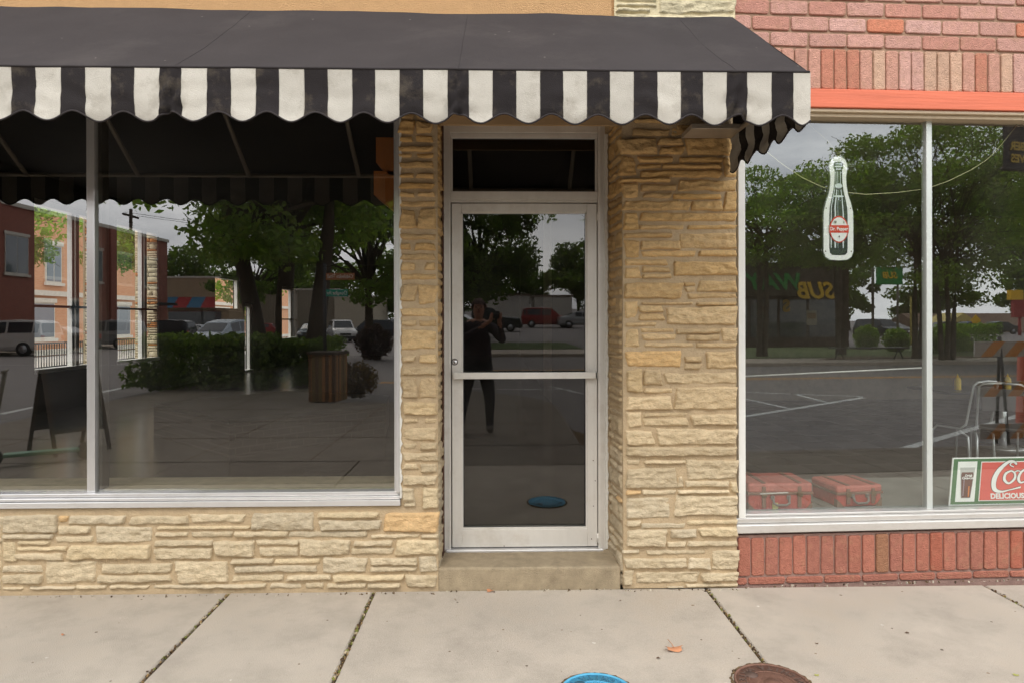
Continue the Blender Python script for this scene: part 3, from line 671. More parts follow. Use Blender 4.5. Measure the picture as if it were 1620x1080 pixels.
while ex[0] > AXL: ex.insert(0, ex[0]-pitch); kinds.insert(0, 'w' if kinds[0] == 'b' else 'b')
WHT, BLK = srgb(194, 188, 176), srgb(46, 42, 42)
pleats = [P(p, 114, y=YV).x for p in (270, 725, 1166)]
zlow = P(640, 197, y=YV).z; zpk = P(640, 181, y=YV).z
def valance(mb, ex, kinds, mapf, z1, zl, zp, pleats, seed):
    H = 10
    strip = []
    for i, kd in enumerate(kinds):
        a, b = ex[i], ex[i+1]; nseg = 8
        colr = WHT if kd == 'w' else BLK
        base = []
        for s in range(nseg+1):
            t = s/nseg; x = a+(b-a)*t
            ph = math.cos(math.pi*(t-.5))            # 1 at centre
            zz = (zl+zp)/2 + ((zl-zp)/2*ph if kd == 'w' else (zp-zl)/2*ph)
            base.append((x, zz))
        vs = []; fs = []
        for j in range(H+1):
            for (x, zz) in base:
                v = j/H; z = z1+(zz-z1)*v
                pl = sum(math.exp(-((x-p)/.055)**2) for p in pleats)
                wob = (noise.noise(Vector((x*3.3, v*1.2, seed)))*.020+noise.noise(Vector((x*9, v*4, seed+3)))*.011)*v**.6
                wob += pl*(.014*math.sin(x*110+v*7)*v**.7 + .010*math.sin(v*17+x*60)*v)
                vs.append(mapf(x, wob, z))
        for j in range(H):
            for s in range(nseg): k = j*(nseg+1)+s; fs.append((k, k+nseg+1, k+nseg+2, k+1))
        kf = random.uniform(.93, 1.05); mb.add(vs, fs, 0, tuple(c*kf for c in colr), True)
        strip += [vs[H*(nseg+1)+s] for s in range(nseg+(1 if i == len(kinds)-1 else 0))]
        mb.tube([vs[j*(nseg+1)] for j in range(H+1)], .0012, 4, 0, tuple(c*.8 for c in WHT))
    mb2 = MB(); mb2.tube([Vector(p)+Vector((0, 0, -.002)) for p in strip], .0042, 5)
    return mb2
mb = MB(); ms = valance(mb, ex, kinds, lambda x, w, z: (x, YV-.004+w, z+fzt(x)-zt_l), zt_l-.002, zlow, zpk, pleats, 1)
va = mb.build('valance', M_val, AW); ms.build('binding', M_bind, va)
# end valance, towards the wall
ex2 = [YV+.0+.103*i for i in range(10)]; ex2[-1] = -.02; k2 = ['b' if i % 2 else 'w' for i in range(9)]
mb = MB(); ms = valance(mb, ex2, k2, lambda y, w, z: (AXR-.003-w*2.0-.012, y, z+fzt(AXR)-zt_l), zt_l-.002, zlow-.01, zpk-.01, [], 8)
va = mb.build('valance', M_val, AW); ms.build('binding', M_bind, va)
M_rib = mat('awning_tube', srgb(176, 164, 148), rough=.45, metal=.5, var=.1)
for r in ribs:
    x = min(r, AXR-.03)
    mb = MB(); mb.tube([(x, -.03, ftop(x)-.05), (x, YV+.03, fzt(x)-.03)], .016, 8)
    mb.build('rib', M_rib, AW)
mb = MB(); mb.tube([(AXL, YV+.02, fzt(AXL)-.02), (AXR-.02, YV+.02, fzt(AXR)-.02)], .016, 8); mb.build('front_bar', M_rib, AW)
mb = MB(); mb.tube([(AXR-.02, YV+.02, zt_l-.02), (AXR-.02, -.03, zt_l-.02)], .014, 8)
mb.box(AXR-.30, AXR-.02, -.22, -.02, zt_l-.03, zt_l+.0, bev=.004); mb.build('end_bar', M_rib, AW)

# ================================================================== BRICK BUILDING
BB = empty('brick_building', 'neighbouring shopfront of salmon brick with orange lintel above big window', 'building', (0, 0, 0))
def rl(px, py, dep=0): p = PR(px, py, dep); return p.x, p.z
def brick(mb, u0, v0, u1, v1, c, r, dep=.012):
    b = .009; d = dep*r.uniform(.75, 1.1)
    n = 3
    j = lambda: r.uniform(-.0022, .0022)
    o = [(u0+j(), v0+j()), (u1+j(), v0+j()), (u1+j(), v1+j()), (u0+j(), v1+j())]
    c8 = []   # rounded corners outline
    k = min(.008, (u1-u0)*.25, (v1-v0)*.25)
    (a, b_, c_, d_) = o
    out = [(a[0]+k, a[1]), (b_[0]-k, b_[1]), (b_[0], b_[1]+k), (c_[0], c_[1]-k), (c_[0]-k, c_[1]), (d_[0]+k, d_[1]), (d_[0], d_[1]-k), (a[0], a[1]+k)]
    cx, cz = (u0+u1)/2, (v0+v1)/2; ins = .004
    rings = []
    for q, dd in ((0, -.004), (.0, d*.72), (ins, d)):
        rings.append([(x+(ins if x < cx else -ins)*(q/ins if ins else 0), -dd, z+(ins if z < cz else -ins)*(q/ins if ins else 0)) for x, z in out])
    vs = [RM @ Vector(p) for rg in rings for p in rg]; fs = []
    for a2 in range(2):
        for i in range(8): fs.append((a2*8+i, a2*8+(i+1) % 8, (a2+1)*8+(i+1) % 8, (a2+1)*8+i))
    mb.add(vs, fs, 0, c, False); mb.add(vs[16:], [tuple(range(8))], 0, c, False)
def tone_bu(r):
    k = r.random(); c = srgb(196, 150, 136) if k < .5 else srgb(190, 138, 122) if k < .78 else srgb(202, 160, 148) if k < .97 else srgb(206, 134, 106)
    f = r.uniform(.9, 1.06); return tuple(x*f for x in c)
def tone_bs(r):
    k = r.random(); c = srgb(196, 148, 130) if k < .45 else srgb(200, 164, 140) if k < .75 else srgb(204, 160, 146) if k < .93 else srgb(192, 130, 108)
    f = r.uniform(.9, 1.04); return tuple(x*f for x in c)
def tone_bl(r):
    k = r.random(); c = srgb(172, 112, 94) if k < .6 else srgb(163, 108, 92) if k < .87 else srgb(160, 116, 90) if k < .93 else srgb(174, 106, 86)
    f = r.uniform(.9, 1.06); return tuple(x*f for x in c)
r = random.Random(21)
UMAX = 10.2  # frontage and window lengthened out of view for more daylight indoors
mb = MB()
U0 = .012
# base: stretcher row then soldiers
vb = 0.0; v1 = .058; u = U0-.16
y9 = rl(1180, 909)[1]; y8 = rl(1180, 849)[1]
uu = U0
first = True
while uu < UMAX:
    L = .07 if first else .232; first = False
    brick(mb, uu, .004, uu+L-.012, y9-.014, tone_bl(r), r); uu += L
uu = U0+.006
while uu < UMAX:
    brick(mb, uu, y9, uu+.073, y8+r.uniform(-.004, .004), tone_bl(r), r, .014); uu += .0845
# soldiers above lintel
zs0 = rl(1300, 142)[1]; zs1 = rl(1300, 79.5)[1]
uu = U0-.04
ur = []
mb2 = MB()
while uu < UMAX:
    brick(mb2, uu, zs0, uu+.070, zs1, tone_bs(r), r, .014); uu += .080
rowh = .0945; v = zs1+.016; k = 0
while v < 5.2:
    uu = -.12 if k % 2 else -.01
    while uu < UMAX:
        a = max(uu, .0)
        if uu+.22 > .02: brick(mb2, a, v, uu+.222, v+rowh-.017, tone_bu(r), r)
        uu += .2345
    v += rowh; k += 1
mb.build('lower_brickwork', M_brick, BB); mb2.build('upper_brickwork', M_brick, BB)
mb = MB()
mb.box(.0, UMAX, .0, .25, -.05, y8+.012, 1, M=RM); mb.box(-.0, UMAX, .0, .25, zs0-.012, 5.25, 0, M=RM); mb.box(UMAX-.3, UMAX, .0, .25, y8, zs0, 0, M=RM)
mb.build('brick_mortar_wall', [M_bmort, M_bmort2], BB)
zl1 = rl(1300, 142.5, -.02)[1]; zl0 = rl(1300, 170, -.02)[1]
mb = MB(); mb.box(.0, UMAX, -.022, .24, zl0, zs0-.002, M=RM, bev=.004)
mb.build('lintel', mat('salmon_paint', srgb(214, 112, 80), rough=.6, var=.13, vs=8, stretch=(.15, 1, 3), bump=.2, bs=30), BB)
# window frame
u_l0, u_l1 = rl(1168.5, 500, .02)[0], rl(1178.5, 500, .02)[0]
zf1 = zl0-.002; zf0 = rl(1250, 176.5, -.0)[1]
mb = MB()
mb.box(.0, UMAX-.3, -.006, .12, zf0-.0, zf1, M=RM, bev=.004)
mb.box(.0, UMAX-.3, .02, .12, zf0-.022, zf0-.001, M=RM, bev=.003)
wf = mb.build('display_window', mat('cream_metal', srgb(206, 186, 156), rough=.5, var=.08, vs=5, stretch=(.2, 1, 1)), BB)
zsb = rl(1250, 841, -.02)[1]
mb = MB()
zb2 = rl(1250, 826, .0)[1]
mb.box(.0, UMAX-.3, -.03, .12, zsb, zb2+.0, M=RM, bev=.005)
mb.box(.0, UMAX-.3, -.002, .12, zb2+.001, zb2+.032, M=RM, bev=.004)
mb.box(.0, UMAX-.3, .03, .12, zb2+.033, zb2+.047, M=RM, bev=.003)
mb.build('sill', mat('shiny_sill', srgb(214, 210, 204), rough=.25, metal=.5, var=.08, vs=8, stretch=(.2, 1, 1), stain=.3, ss=5, stain_col=(.4, .33, .27)), wf)
mb = MB(); mb.box(u_l0-.01, u_l1-.008, -.004, .12, zb2+.032, zf0-.022, M=RM, bev=.003); mb.box(u_l1-.007, u_l1+.004, .022, .12, zb2+.032, zf0-.022, M=RM, bev=.002)
mb.build('frame_jamb', M_white2, wf)
UM0, UM1 = rl(1466.5, 500, .07)[0], rl(1475.5, 500, .07)[0]
mb = MB(); mb.box(UM0, UM1, .072, .12, zb2+.04, zf0-.02, M=RM, bev=.003)
for k in (1, 2, 3, 4, 5):
    m2_ = MB(); m2_.box(UM0+1.25*k, UM1+1.25*k, .072, .12, zb2+.04, zf0-.02, M=RM); m2_.build('mullion', M_white2, wf)
mb.build('mullion', mat('pale_metal', srgb(206, 210, 204), rough=.35, metal=.3, var=.06, vs=8, stretch=(1, 1, .2)), wf)
mb = MB(); pane_box(mb, u_l1, UM0+.005, GR, GR+.008, zb2+.03, zf0-.01, M=RM); mb.build('glass_pane', [G_right, G_clear], wf)
mb = MB(); pane_box(mb, UM0+.006, UMAX-.3, GR, GR+.008, zb2+.03, zf0-.01, M=RM); mb.build('glass_pane', [G_right, G_clear], wf)
LZ = zb2+.03
mb = MB(); mb.box(.0, UMAX-.3, GR+.02, .95, LZ-.04, LZ, M=RM); mb.box(.0, UMAX-.3, GR+.012, GR+.03, LZ-.04, LZ+.018, M=RM)
mb.build('window_ledge', mat('white_ledge', srgb(128, 126, 118), rough=.55, var=.12, vs=6), BB)
# room behind
mb = MB()
M_wall2 = mat('cafe_wall', srgb(140, 128, 112), rough=.8, var=.15)
mb.box(-.1, .0, .26, 9, 0, 4, M=RM); mb.box(-.1, 10, 9, 9.2, 0, 4, M=RM); mb.box(9.9, 10.1, .26, .8, 0, 4, M=RM); mb.box(9.9, 10.1, 5.2, 9, 0, 4, M=RM); mb.box(9.9, 10.1, .8, 5.2, 0, .7, M=RM); mb.box(9.9, 10.1, .8, 5.2, 3.1, 4, M=RM); mb.box(-.1, 10.1, .26, 9.2, 3.6, 3.8, M=RM); mb.box(0, UMAX, .255, .3, zs0, 3.6, M=RM)  # far side wall has an unseen opening, added to bring daylight into the room
mb.build('cafe_walls', M_wall2, BB)
mb = MB(); mb.box(0, 9.9, .26, 9, -.05, .0, M=RM)
for i in range(19):
    for j in range(18):
        if (i+j) % 2: mb.box(i*.5, i*.5+.5, .96+j*.45, .96+j*.45+.45, .0, .003, 1, M=RM)
mb.build('cafe_floor', [mat('cafe_floor_dark', srgb(80, 70, 60), rough=.5), mat('white_tile', srgb(88, 80, 70), rough=.4)], BB)
# ================================================================== TREES (seen mirrored in the glass)
import numpy as np
L_dark = leaf_mat('leaves_dark', (.12, .165, .04)); L_mid = leaf_mat('leaves_mid', (.21, .29, .06)); L_light = leaf_mat('leaves_light', (.17, .25, .05))
def leaf_cloud(pts, size, rng, m, name, parent, shade):
    n = len(pts)
    a = rng.normal(size=(n, 3)); a /= np.linalg.norm(a, axis=1)[:, None]
    b = np.cross(a, rng.normal(size=(n, 3))); b /= np.linalg.norm(b, axis=1)[:, None]
    s = size*rng.uniform(.6, 1.3, size=(n, 1))
    p0 = pts-a*s; p1 = pts+b*s*.5; p2 = pts+a*s; p3 = pts-b*s*.5
    v = np.stack([p0, p1, p2, p3], 1).reshape(-1, 3)
    me = bpy.data.meshes.new(name); me.vertices.add(4*n); me.loops.add(4*n); me.polygons.add(n)
    me.vertices.foreach_set('co', v.ravel()); me.loops.foreach_set('vertex_index', np.arange(4*n))
    me.polygons.foreach_set('loop_start', np.arange(n)*4); me.polygons.foreach_set('loop_total', np.full(n, 4))
    me.update(calc_edges=True); me.materials.append(m)
    ca = me.color_attributes.new('Col', 'FLOAT_COLOR', 'CORNER')
    k = shade[:, None]*rng.uniform(.75, 1.25, size=(n, 1)); c = np.concatenate([k*rng.uniform(.9, 1.15, size=(n, 1)), k, k*.9, np.ones((n, 1))], 1)
    ca.data.foreach_set('color', np.repeat(c, 4, axis=0).ravel())
    o = bpy.data.objects.new(name, me); COL.objects.link(o); o.parent = parent
    return o
def tree(name, label, loc, h, base, rx, ry, tr, nl, ls, seed, m, ncl=40, group=None, trunks=1, clr=.22, hang=0):
    rng = np.random.default_rng(seed); rnd = random.Random(seed)
    t = empty(name, label, 'tree', loc, 0, group)
    cz = (h+base)/2; rz = (h-base)/2
    cl = []
    while len(cl) < ncl:
        p = rng.uniform(-1, 1, 3)
        d = np.linalg.norm(p)
        if d < 1 and d > .25: cl.append(np.array([p[0]*rx, p[1]*ry, cz+p[2]*rz]))
    mb = MB()
    tops = []
    for k in range(trunks):
        ox = (k-(trunks-1)/2)*tr*1.4; top = Vector((ox*2.4+rnd.uniform(-.3, .3), rnd.uniform(-.3, .3), base+rz*.5))
        pts = [Vector((ox, 0, -.1)), Vector((ox*1.05, .02, .35)), Vector((ox*1.4+rnd.uniform(-.08, .08), .05, base*.6)), (Vector((ox*1.6, 0, base))+top)/2, top]
        rr = tr/(trunks**.5)
        mb.tube(pts, [rr*1.45, rr*1.05, rr*.9, rr*.7, rr*.45], 10); tops.append((pts[2], pts[3], top, rr))
    for i, c in enumerate(cl):
        a, b, c2, rr = tops[i % trunks]; st = [a, b, c2][i % 3] if i % 3 else b
        e = Vector(c); mid = st.lerp(e, .5)+Vector((rnd.uniform(-.3, .3), rnd.uniform(-.3, .3), abs(e.z-st.z)*.12+.1))
        r0 = rr*rnd.uniform(.22, .42)
        mb.tube([st, st.lerp(mid, .5)+Vector((0, 0, .05)), mid, mid.lerp(e, .6), e], [r0, r0*.75, r0*.5, r0*.28, .012], 6)
        for q in range(4):
            f = e+Vector((rnd.uniform(-1, 1), rnd.uniform(-1, 1), rnd.uniform(-.7, .7)))*min(rx, rz)*.3
            mb.tube([mid.lerp(e, rnd.uniform(.2, .9)), f.lerp(e, .4), f], [r0*.22, r0*.14, .008], 4)
    mb.build('trunk', M_bark, t)
    per = nl//ncl; P_ = []; SH = []
    for c in cl:
        s = np.array([rx, ry, rz])*clr*rng.uniform(.7, 1.3)
        q = rng.normal(size=(per, 3)); q /= (np.linalg.norm(q, axis=1)[:, None]**.55)
        P_.append(c+q*s*np.array([.62, .62, .42])); SH.append(np.full(per, rng.uniform(.7, 1.3)))
    pts = np.concatenate(P_); sh = np.concatenate(SH)
    ok = pts[:, 2] > base*.75; pts = pts[ok]; sh = sh[ok]
    leaf_cloud(pts, ls, rng, m, 'crown', t, sh)
    return t
def at(pane, px, y, z=GZ):
    p = mirror(px, 560, pane, y=y); return (p.x, y, z)
def zat(pane, px, py, y): return mirror(px, py, pane, y=y).z

tree('shade_tree', 'wide dark shade tree with forked trunk rising behind the clipped hedge', at(PANE_L, 455, -13.2, 0), 9.4, 2.9, 3.9, 3.6, .42, 30000, .10, 3, L_mid, 46, trunks=3, clr=.28)
tree('leafy_tree', 'dense low tree behind the street name pole at the corner', at(PANE_L, 585, -27), 9.5, 2.3, 4.0, 3.5, .22, 14000, .14, 4, L_dark, 36, clr=.3)
tree('leafy_tree', 'leafy tree across the side street beside the panelled building', at(PANE_L, 400, -58), 10, 3, 4.5, 4, .3, 8000, .2, 5, L_dark, 26, clr=.32)
t1 = tree('street_tree', 'tall spreading tree with dark trunk in the grass left of the sandwich shop sign', at(PANE_R, 1452, -21.4), 9.6, 3.4, 4.6, 4.0, .17, 19000, .085, 6, L_mid, 60, trunks=2, clr=.24)
t2 = tree('street_tree', 'many-stemmed spreading tree nearest the striped barricade', at(PANE_R, 1498, -20.6), 10.2, 2.9, 4.2, 4.0, .17, 16000, .085, 16, L_mid, 60, trunks=3, clr=.24)
t3 = tree('street_tree', 'full tree hanging over the flat roofed sandwich shop', at(PANE_R, 1205, -24), 8.5, 4.1, 4.6, 3.6, .17, 16000, .09, 17, L_mid, 50, trunks=2, clr=.26)
t4 = tree('street_tree', 'tall tree in front of the sandwich shop end wall', at(PANE_R, 1330, -24.5), 8.4, 3.8, 4.0, 3.6, .16, 15000, .09, 18, L_mid, 50, trunks=2, clr=.25)
tree('street_tree', 'tree beyond the navy banner at the road edge', at(PANE_R, 1630, -23), 10.0, 3.2, 4.5, 4, .17, 16000, .09, 19, L_mid, 50, trunks=2, clr=.25)
tree('leafy_tree', 'tall dark tree on the grass corner opposite the glass door', at(PANE_D, 755, -31), 10.3, 2.0, 3.3, 3, .25, 20000, .12, 20, L_dark, 46, clr=.28)
# slender branch hanging into view near the corner
mb = MB(); rr_ = random.Random(5); lp = []
b0 = mirror(862, 348, PANE_D, y=-12) + Vector((0, 0, 1.0))
for k in range(6):
    pts = [b0+Vector((k*.12-.3, 0, 0))]; d = Vector((rr_.uniform(-.25, .35), 0, -.45))
    for q in range(5): pts.append(pts[-1]+d*.42+Vector((rr_.uniform(-.08, .08), rr_.uniform(-.1, .1), 0)))
    mb.tube(pts, [.012, .010, .008, .006, .004, .003], 5); lp += [p+Vector((rr_.uniform(-.12, .12), rr_.uniform(-.1, .1), rr_.uniform(-.1, .1))) for p in pts[2:] for _ in range(9)]
sb = tree('honey_locust', 'tall kerbside tree with thin drooping twigs by the rounded corner', (b0.x+2.0, -12, 0), 9.5, 6.2, 2.6, 2.2, .16, 9000, .07, 23, L_light, 30, clr=.3)
o = mb.build('twigs', M_bark, sb); o.location = -sb.location
rng = np.random.default_rng(2); lc = leaf_cloud(np.array([tuple(p) for p in lp]), .05, rng, L_mid, 'drooping_leaves', sb, np.ones(len(lp))); lc.location = -sb.location
# far wooded skyline
far_proto = tree('woodland_tree', 'far tree in the dark skyline beyond the car park', (0, -95, GZ), 11, 1.5, 6, 4, .3, 7000, .3, 30, L_dark, 26, group='trees closing the far skyline', clr=.36)
fx = [-60, -50, -41, -30, -22, -13, -5, 3, 11, 19, 28, 36, 45, 54, 64, 75, 88, 100]
labs = 'far tree in the dark skyline beyond the car park'
for i, x in enumerate(fx):
    o = far_proto if i == 0 else copy_tree(far_proto)
    o.location = (x, -98+(i*37 % 11), GZ); o.rotation_euler = (0, 0, i*1.3); s = .8+((i*53) % 10)/22; o.scale = (s, s, s*(1.05 if i % 3 else .85))
# bright trees through the side windows, across the side street
tree('young_tree', 'fresh light green tree in front of the orange brick offices', (-14.6, 15.5, GZ), 8.0, 3.0, 2.4, 2.8, .12, 16000, .09, 40, L_light, 36, clr=.3)
tree('young_tree', 'light green tree further along the side street', (-13.6, 22.5, GZ), 8.2, 3.0, 2.4, 2.6, .12, 14000, .09, 41, L_light, 34, clr=.3)
tree('young_tree', 'last light green tree at the end of the side street', (-13.4, 33, GZ), 8.0, 2.0, 2.6, 3.0, .12, 12000, .1, 42, L_light, 30, clr=.3)

# hedges, bushes
def bush(name, label, loc, rx, ry, h, n, ls, m, seed, cat='bush', boxy=False, group=None):
    rng = np.random.default_rng(seed); t = empty(name, label, cat, loc, 0, group)
    q = rng.normal(size=(n, 3))
    if boxy: q = np.sign(q)*(1-np.exp(-np.abs(q)*1.3))
    else: q /= np.linalg.norm(q, axis=1)[:, None]; q *= rng.uniform(.55, 1.05, size=(n, 1))
    q = q*(1+.08*np.sin(q[:, [1, 2, 0]]*9))
    p = np.stack([q[:, 0]*rx, q[:, 1]*ry, h*.5+q[:, 2]*h*.5], 1); p = p[p[:, 2] > 0]
    leaf_cloud(p, ls, rng, m, 'foliage', t, np.ones(len(p)))
    mb = MB(); rnd = random.Random(seed)
    for k in range(9): mb.tube([(rnd.uniform(-.3, .3)*rx, rnd.uniform(-.3, .3)*ry, -.02), (rnd.uniform(-.6, .6)*rx, rnd.uniform(-.6, .6)*ry, h*.7)], [.02, .008], 5)
    mb.build('stem', M_bark, t); return t
bush('clipped_hedge', 'broad dark juniper hedge at the foot of the forked shade tree', at(PANE_L, 335, -12.2, 0), 1.6, 1.0, 1.25, 9000, .07, L_dark, 50, 'hedge', True)
bush('clipped_hedge', 'dark low hedge between the shade tree and the slatted planter', at(PANE_L, 440, -12.6, 0), 1.5, .9, 1.15, 8000, .07, L_dark, 51, 'hedge', True)
bush('round_bush', 'purple leaved round bush on the corner grass', at(PANE_L, 592, -25.5), .75, .7, 1.5, 2500, .09, leaf_mat('leaves_purple', (.07, .035, .04)), 52)
bush('round_bush', 'single round bush by the yellow kerb lamp post', at(PANE_R, 1371, -30, 0), .62, .6, 1.25, 2500, .08, L_mid, 53)
bush('round_bush', 'round bush between the bench and the car park', at(PANE_R, 1418, -27, 0), .6, .6, 1.1, 2500, .08, L_mid, 54)
bush('clipped_hedge', 'rounded bright green hedge beside the mulch bed', at(PANE_R, 1490, -25.5, 0), 1.3, .7, 1.25, 5000, .07, L_mid, 55, 'hedge')
bush('clipped_hedge', 'flat topped hedge behind the rounded hedge', at(PANE_R, 1530, -27, 0), 1.4, .6, 1.35, 5000, .07, L_mid, 56, 'hedge', True)

# ================================================================== CARS
M_cglass = mat('car_glass', (.03, .035, .04), rough=.05, var=0); M_tyre = mat('tyre', (.02, .02, .02), rough=.9); M_rim = mat('rim', (.45, .45, .46), rough=.3, metal=.8); M_lampw = mat('headlamp', (.8, .8, .78), rough=.1); M_lampr = mat('tail_lamp', (.4, .03, .02), rough=.2)
PROF = {   # x from rear to front: (x, belt z, top z)
 'suv': [(-2.3, .75, .75), (-2.28, 1.0, 1.05), (-2.15, 1.05, 1.62), (-1.9, 1.05, 1.72), (-.6, 1.03, 1.75), (.3, 1.0, 1.7), (1.0, 1.0, 1.08), (1.25, 1.0, 1.02), (2.1, .88, .9), (2.28, .6, .62)],
 'sedan': [(-2.3, .7, .7), (-2.25, .92, .95), (-1.6, .95, 1.02), (-.95, .95, 1.38), (-.3, .93, 1.44), (.35, .92, 1.38), (1.05, .92, .98), (1.3, .9, .92), (2.1, .75, .77), (2.28, .5, .52)],
 'minivan': [(-2.4, .8, .8), (-2.35, 1.05, 1.1), (-2.15, 1.05, 1.68), (-1.6, 1.03, 1.76), (-.2, 1.0, 1.76), (.7, .98, 1.6), (1.55, .96, 1.05), (1.8, .94, .96), (2.3, .75, .78), (2.42, .5, .52)],
 'pickup': [(-2.7, .95, .95), (-2.68, 1.08, 1.1), (-1.0, 1.08, 1.1), (-.95, 1.08, 1.72), (-.4, 1.08, 1.8), (.5, 1.06, 1.74), (1.15, 1.06, 1.14), (1.35, 1.05, 1.08), (2.5, .98, 1.0), (2.68, .6, .62)]}
PR_CACHE = {}
def car(kind, colr, label, loc, heading):
    key = (kind, colr)
    if key in PR_CACHE:
        o = copy_tree(PR_CACHE[key]); o.location = loc; o.rotation_euler = (0, 0, heading); o['label'] = label; return o
    t = empty('parked_car', label, 'car', loc, heading); PR_CACHE[key] = t
    pf = PROF[kind]; W = .92
    paint = mat('car_paint_%d_%d_%d' % colr, srgb(*colr), rough=.25, metal=.3, var=.02)
    mb = MB(); mg = MB(); vs = []
    for i, (x, zb_, zt_) in enumerate(pf):
        cab = zt_-zb_ > .2; wr = W*(.78 if cab else .9); e = .94 if i in (0, len(pf)-1) else 1
        ring = [(x, -W*.9*e, .28), (x, -W*e, .45), (x, -W*e, zb_*.85), (x, -W*.97*e, zb_), (x, -wr*e, zt_), (x, 0, zt_+.02), (x, wr*e, zt_), (x, W*.97*e, zb_), (x, W*e, zb_*.85), (x, W*e, .45), (x, W*.9*e, .28)]
        vs += ring
    fs = []
    for i in range(len(pf)-1):
        for k in range(10): fs.append((i*11+k, (i+1)*11+k, (i+1)*11+k+1, i*11+k+1))
        fs.append((i*11+10, (i+1)*11+10, (i+1)*11, i*11))
    fs.append(tuple(range(11))); fs.append(tuple(range((len(pf)-1)*11+10, (len(pf)-1)*11-1, -1)))
    mb.add(vs, fs, 0, (1, 1, 1), False)
    cabi = [i for i, (x, a, b) in enumerate(pf) if b-a > .2]
    for sgn, A, B in ((-1, 3, 4), (1, 7, 6)):
        for i in range(cabi[0], cabi[-1]):
            a, b, c, d = [Vector(vs[q]) for q in (i*11+A, (i+1)*11+A, (i+1)*11+B, i*11+B)]
            q = [a.lerp(d, .12).lerp(b.lerp(c, .12), .05), b.lerp(c, .12).lerp(a.lerp(d, .12), .05), b.lerp(c, .86).lerp(a.lerp(d, .86), .05), a.lerp(d, .86).lerp(b.lerp(c, .86), .05)]
            q = [p+Vector((0, sgn*.012, 0)) for p in q]; mg.add(q, [(0, 1, 2, 3)])
    for i, j in ((cabi[-1], cabi[-1]+1), (cabi[0], cabi[0]-1)):
        a, b, c, d = [Vector(vs[q]) for q in (j*11+4, j*11+6, i*11+6, i*11+4)]
        q = [a.lerp(d, .08).lerp(b.lerp(c, .08), .06), b.lerp(c, .08).lerp(a.lerp(d, .08), .06), c.lerp(b, .1).lerp(d.lerp(a, .1), .06), d.lerp(a, .1).lerp(c.lerp(b, .1), .06)]
        off = Vector((.02 if i > j or j > i and i == cabi[-1] else -.02, 0, .02)); off.x = .02 if j > i else -.02
        mg.add([p+off for p in q], [(0, 1, 2, 3)])
    xf, xr = pf[-1][0], pf[0][0]
    mb.box(xf-.1, xf+.05, -W*.88, W*.88, .3, .5, 1); mb.box(xr-.05, xr+.1, -W*.88, W*.88, .32, .55, 1)
    mb.box(xf-.06, xf+.03, -W*.45, W*.45, .56, .72, 1)
    for s in (-1, 1): mb.box(.75, .9, s*W-.0 if s > 0 else -W-.16, W+.16 if s > 0 else -W, pf[-3][1]+.02, pf[-3][1]+.16)
    mb.build('body', [paint, M_black], t); mg.build('windows', M_cglass, t)
    for s in (-1, 1):
        b = MB(); b.box(xf-.14, xf-.0, min(s*W*.62, s*W*.95), max(s*W*.62, s*W*.95), .60, .76); b.build('headlight', M_lampw, t)
        b = MB(); b.box(xr-.015, xr+.1, min(s*W*.72, s*W*.97), max(s*W*.72, s*W*.97), .72, .98); b.build('tail_light', M_lampr, t)
        for x in (xr+.85, xf-.85):
            b = MB(); b.cyl((x, s*(W-.2), .34), (x, s*(W+.02), .34), .34, 20); wh = b.build('wheel', M_tyre, t)
            b = MB(); b.cyl((x, s*(W-.1), .34), (x, s*(W+.03), .34), .2, 14); b.build('rim', M_rim, wh)
    return t
def cL(px, Z): p = mirror(px, 540, PANE_L, y=4.1-Z); return (p.x, 4.1-Z, GZ)
car('suv', (215, 214, 210), 'white estate car parked nose-in at the left end of the brick office row', (-24.5, cL(22, 34.6)[1], GZ), R(180))
car('sedan', (50, 52, 56), 'dark grey saloon parked between the white and the silver utility cars', (-24.4, -33.6, GZ), R(180))
car('suv', (150, 150, 150), 'silver utility car parked nose-in below the upper brick windows', (-24.5, 4.1-43, GZ), R(180))
car('suv', (40, 42, 46), 'black utility car parked at the right end of the brick offices', (-24.6, 4.1-50.5, GZ), R(180))
car('sedan', (205, 205, 205), 'white saloon parked nearest the tan corner shop', (-24.5, 4.1-54.5, GZ), R(180))
car('sedan', (150, 152, 156), 'silver saloon next to the white estate by the tan shop', (-24.5, 4.1-59, GZ), R(180))
car('suv', (215, 214, 210), 'white estate parked farthest down the side street', (-24.3, 4.1-63.5, GZ), R(180))
car('minivan', (150, 160, 168), 'pale blue people carrier driving along the side street beside the hedge', (-15.8, 4.1-40, GZ), R(100))
car('sedan', (140, 36, 34), 'red saloon in front of the panelled building', (-25, -72, GZ), R(20))
car('sedan', (120, 128, 132), 'grey saloon with bright headlamps behind the corner tree', cL(495, 58), R(85))
car('suv', (215, 214, 210), 'white utility car turning at the corner past the street name pole', cL(541, 55), R(70))
car('suv', (60, 62, 68), 'dark utility car parked behind the purple bush', cL(585, 62), R(180))
car('pickup', (120, 128, 140), 'blue grey pickup parked right of the purple bush', cL(615, 66), R(180))
def cD(px, Y): p = mirror(px, 500, PANE_D, y=Y); return (p.x, Y, GZ)
car('suv', (150, 30, 30), 'long red utility car parked broadside in the lot opposite the door', cD(866, -56), R(0))
car('sedan', (170, 172, 172), 'silver saloon parked in front of the red utility car', cD(925, -54), R(0))
car('pickup', (52, 54, 50), 'dark pickup truck with open bed behind the photographer', cD(768, -46), R(0))
car('sedan', (96, 110, 60), 'green saloon parked beside the dark pickup', cD(722, -36), R(10))
car('suv', (40, 42, 46), 'black utility car waiting by the yellow lamp post', at(PANE_R, 1394, -52), R(80))
car('sedan', (205, 205, 205), 'white saloon parked behind the black utility car by the lamp post', at(PANE_R, 1412, -60), R(20))
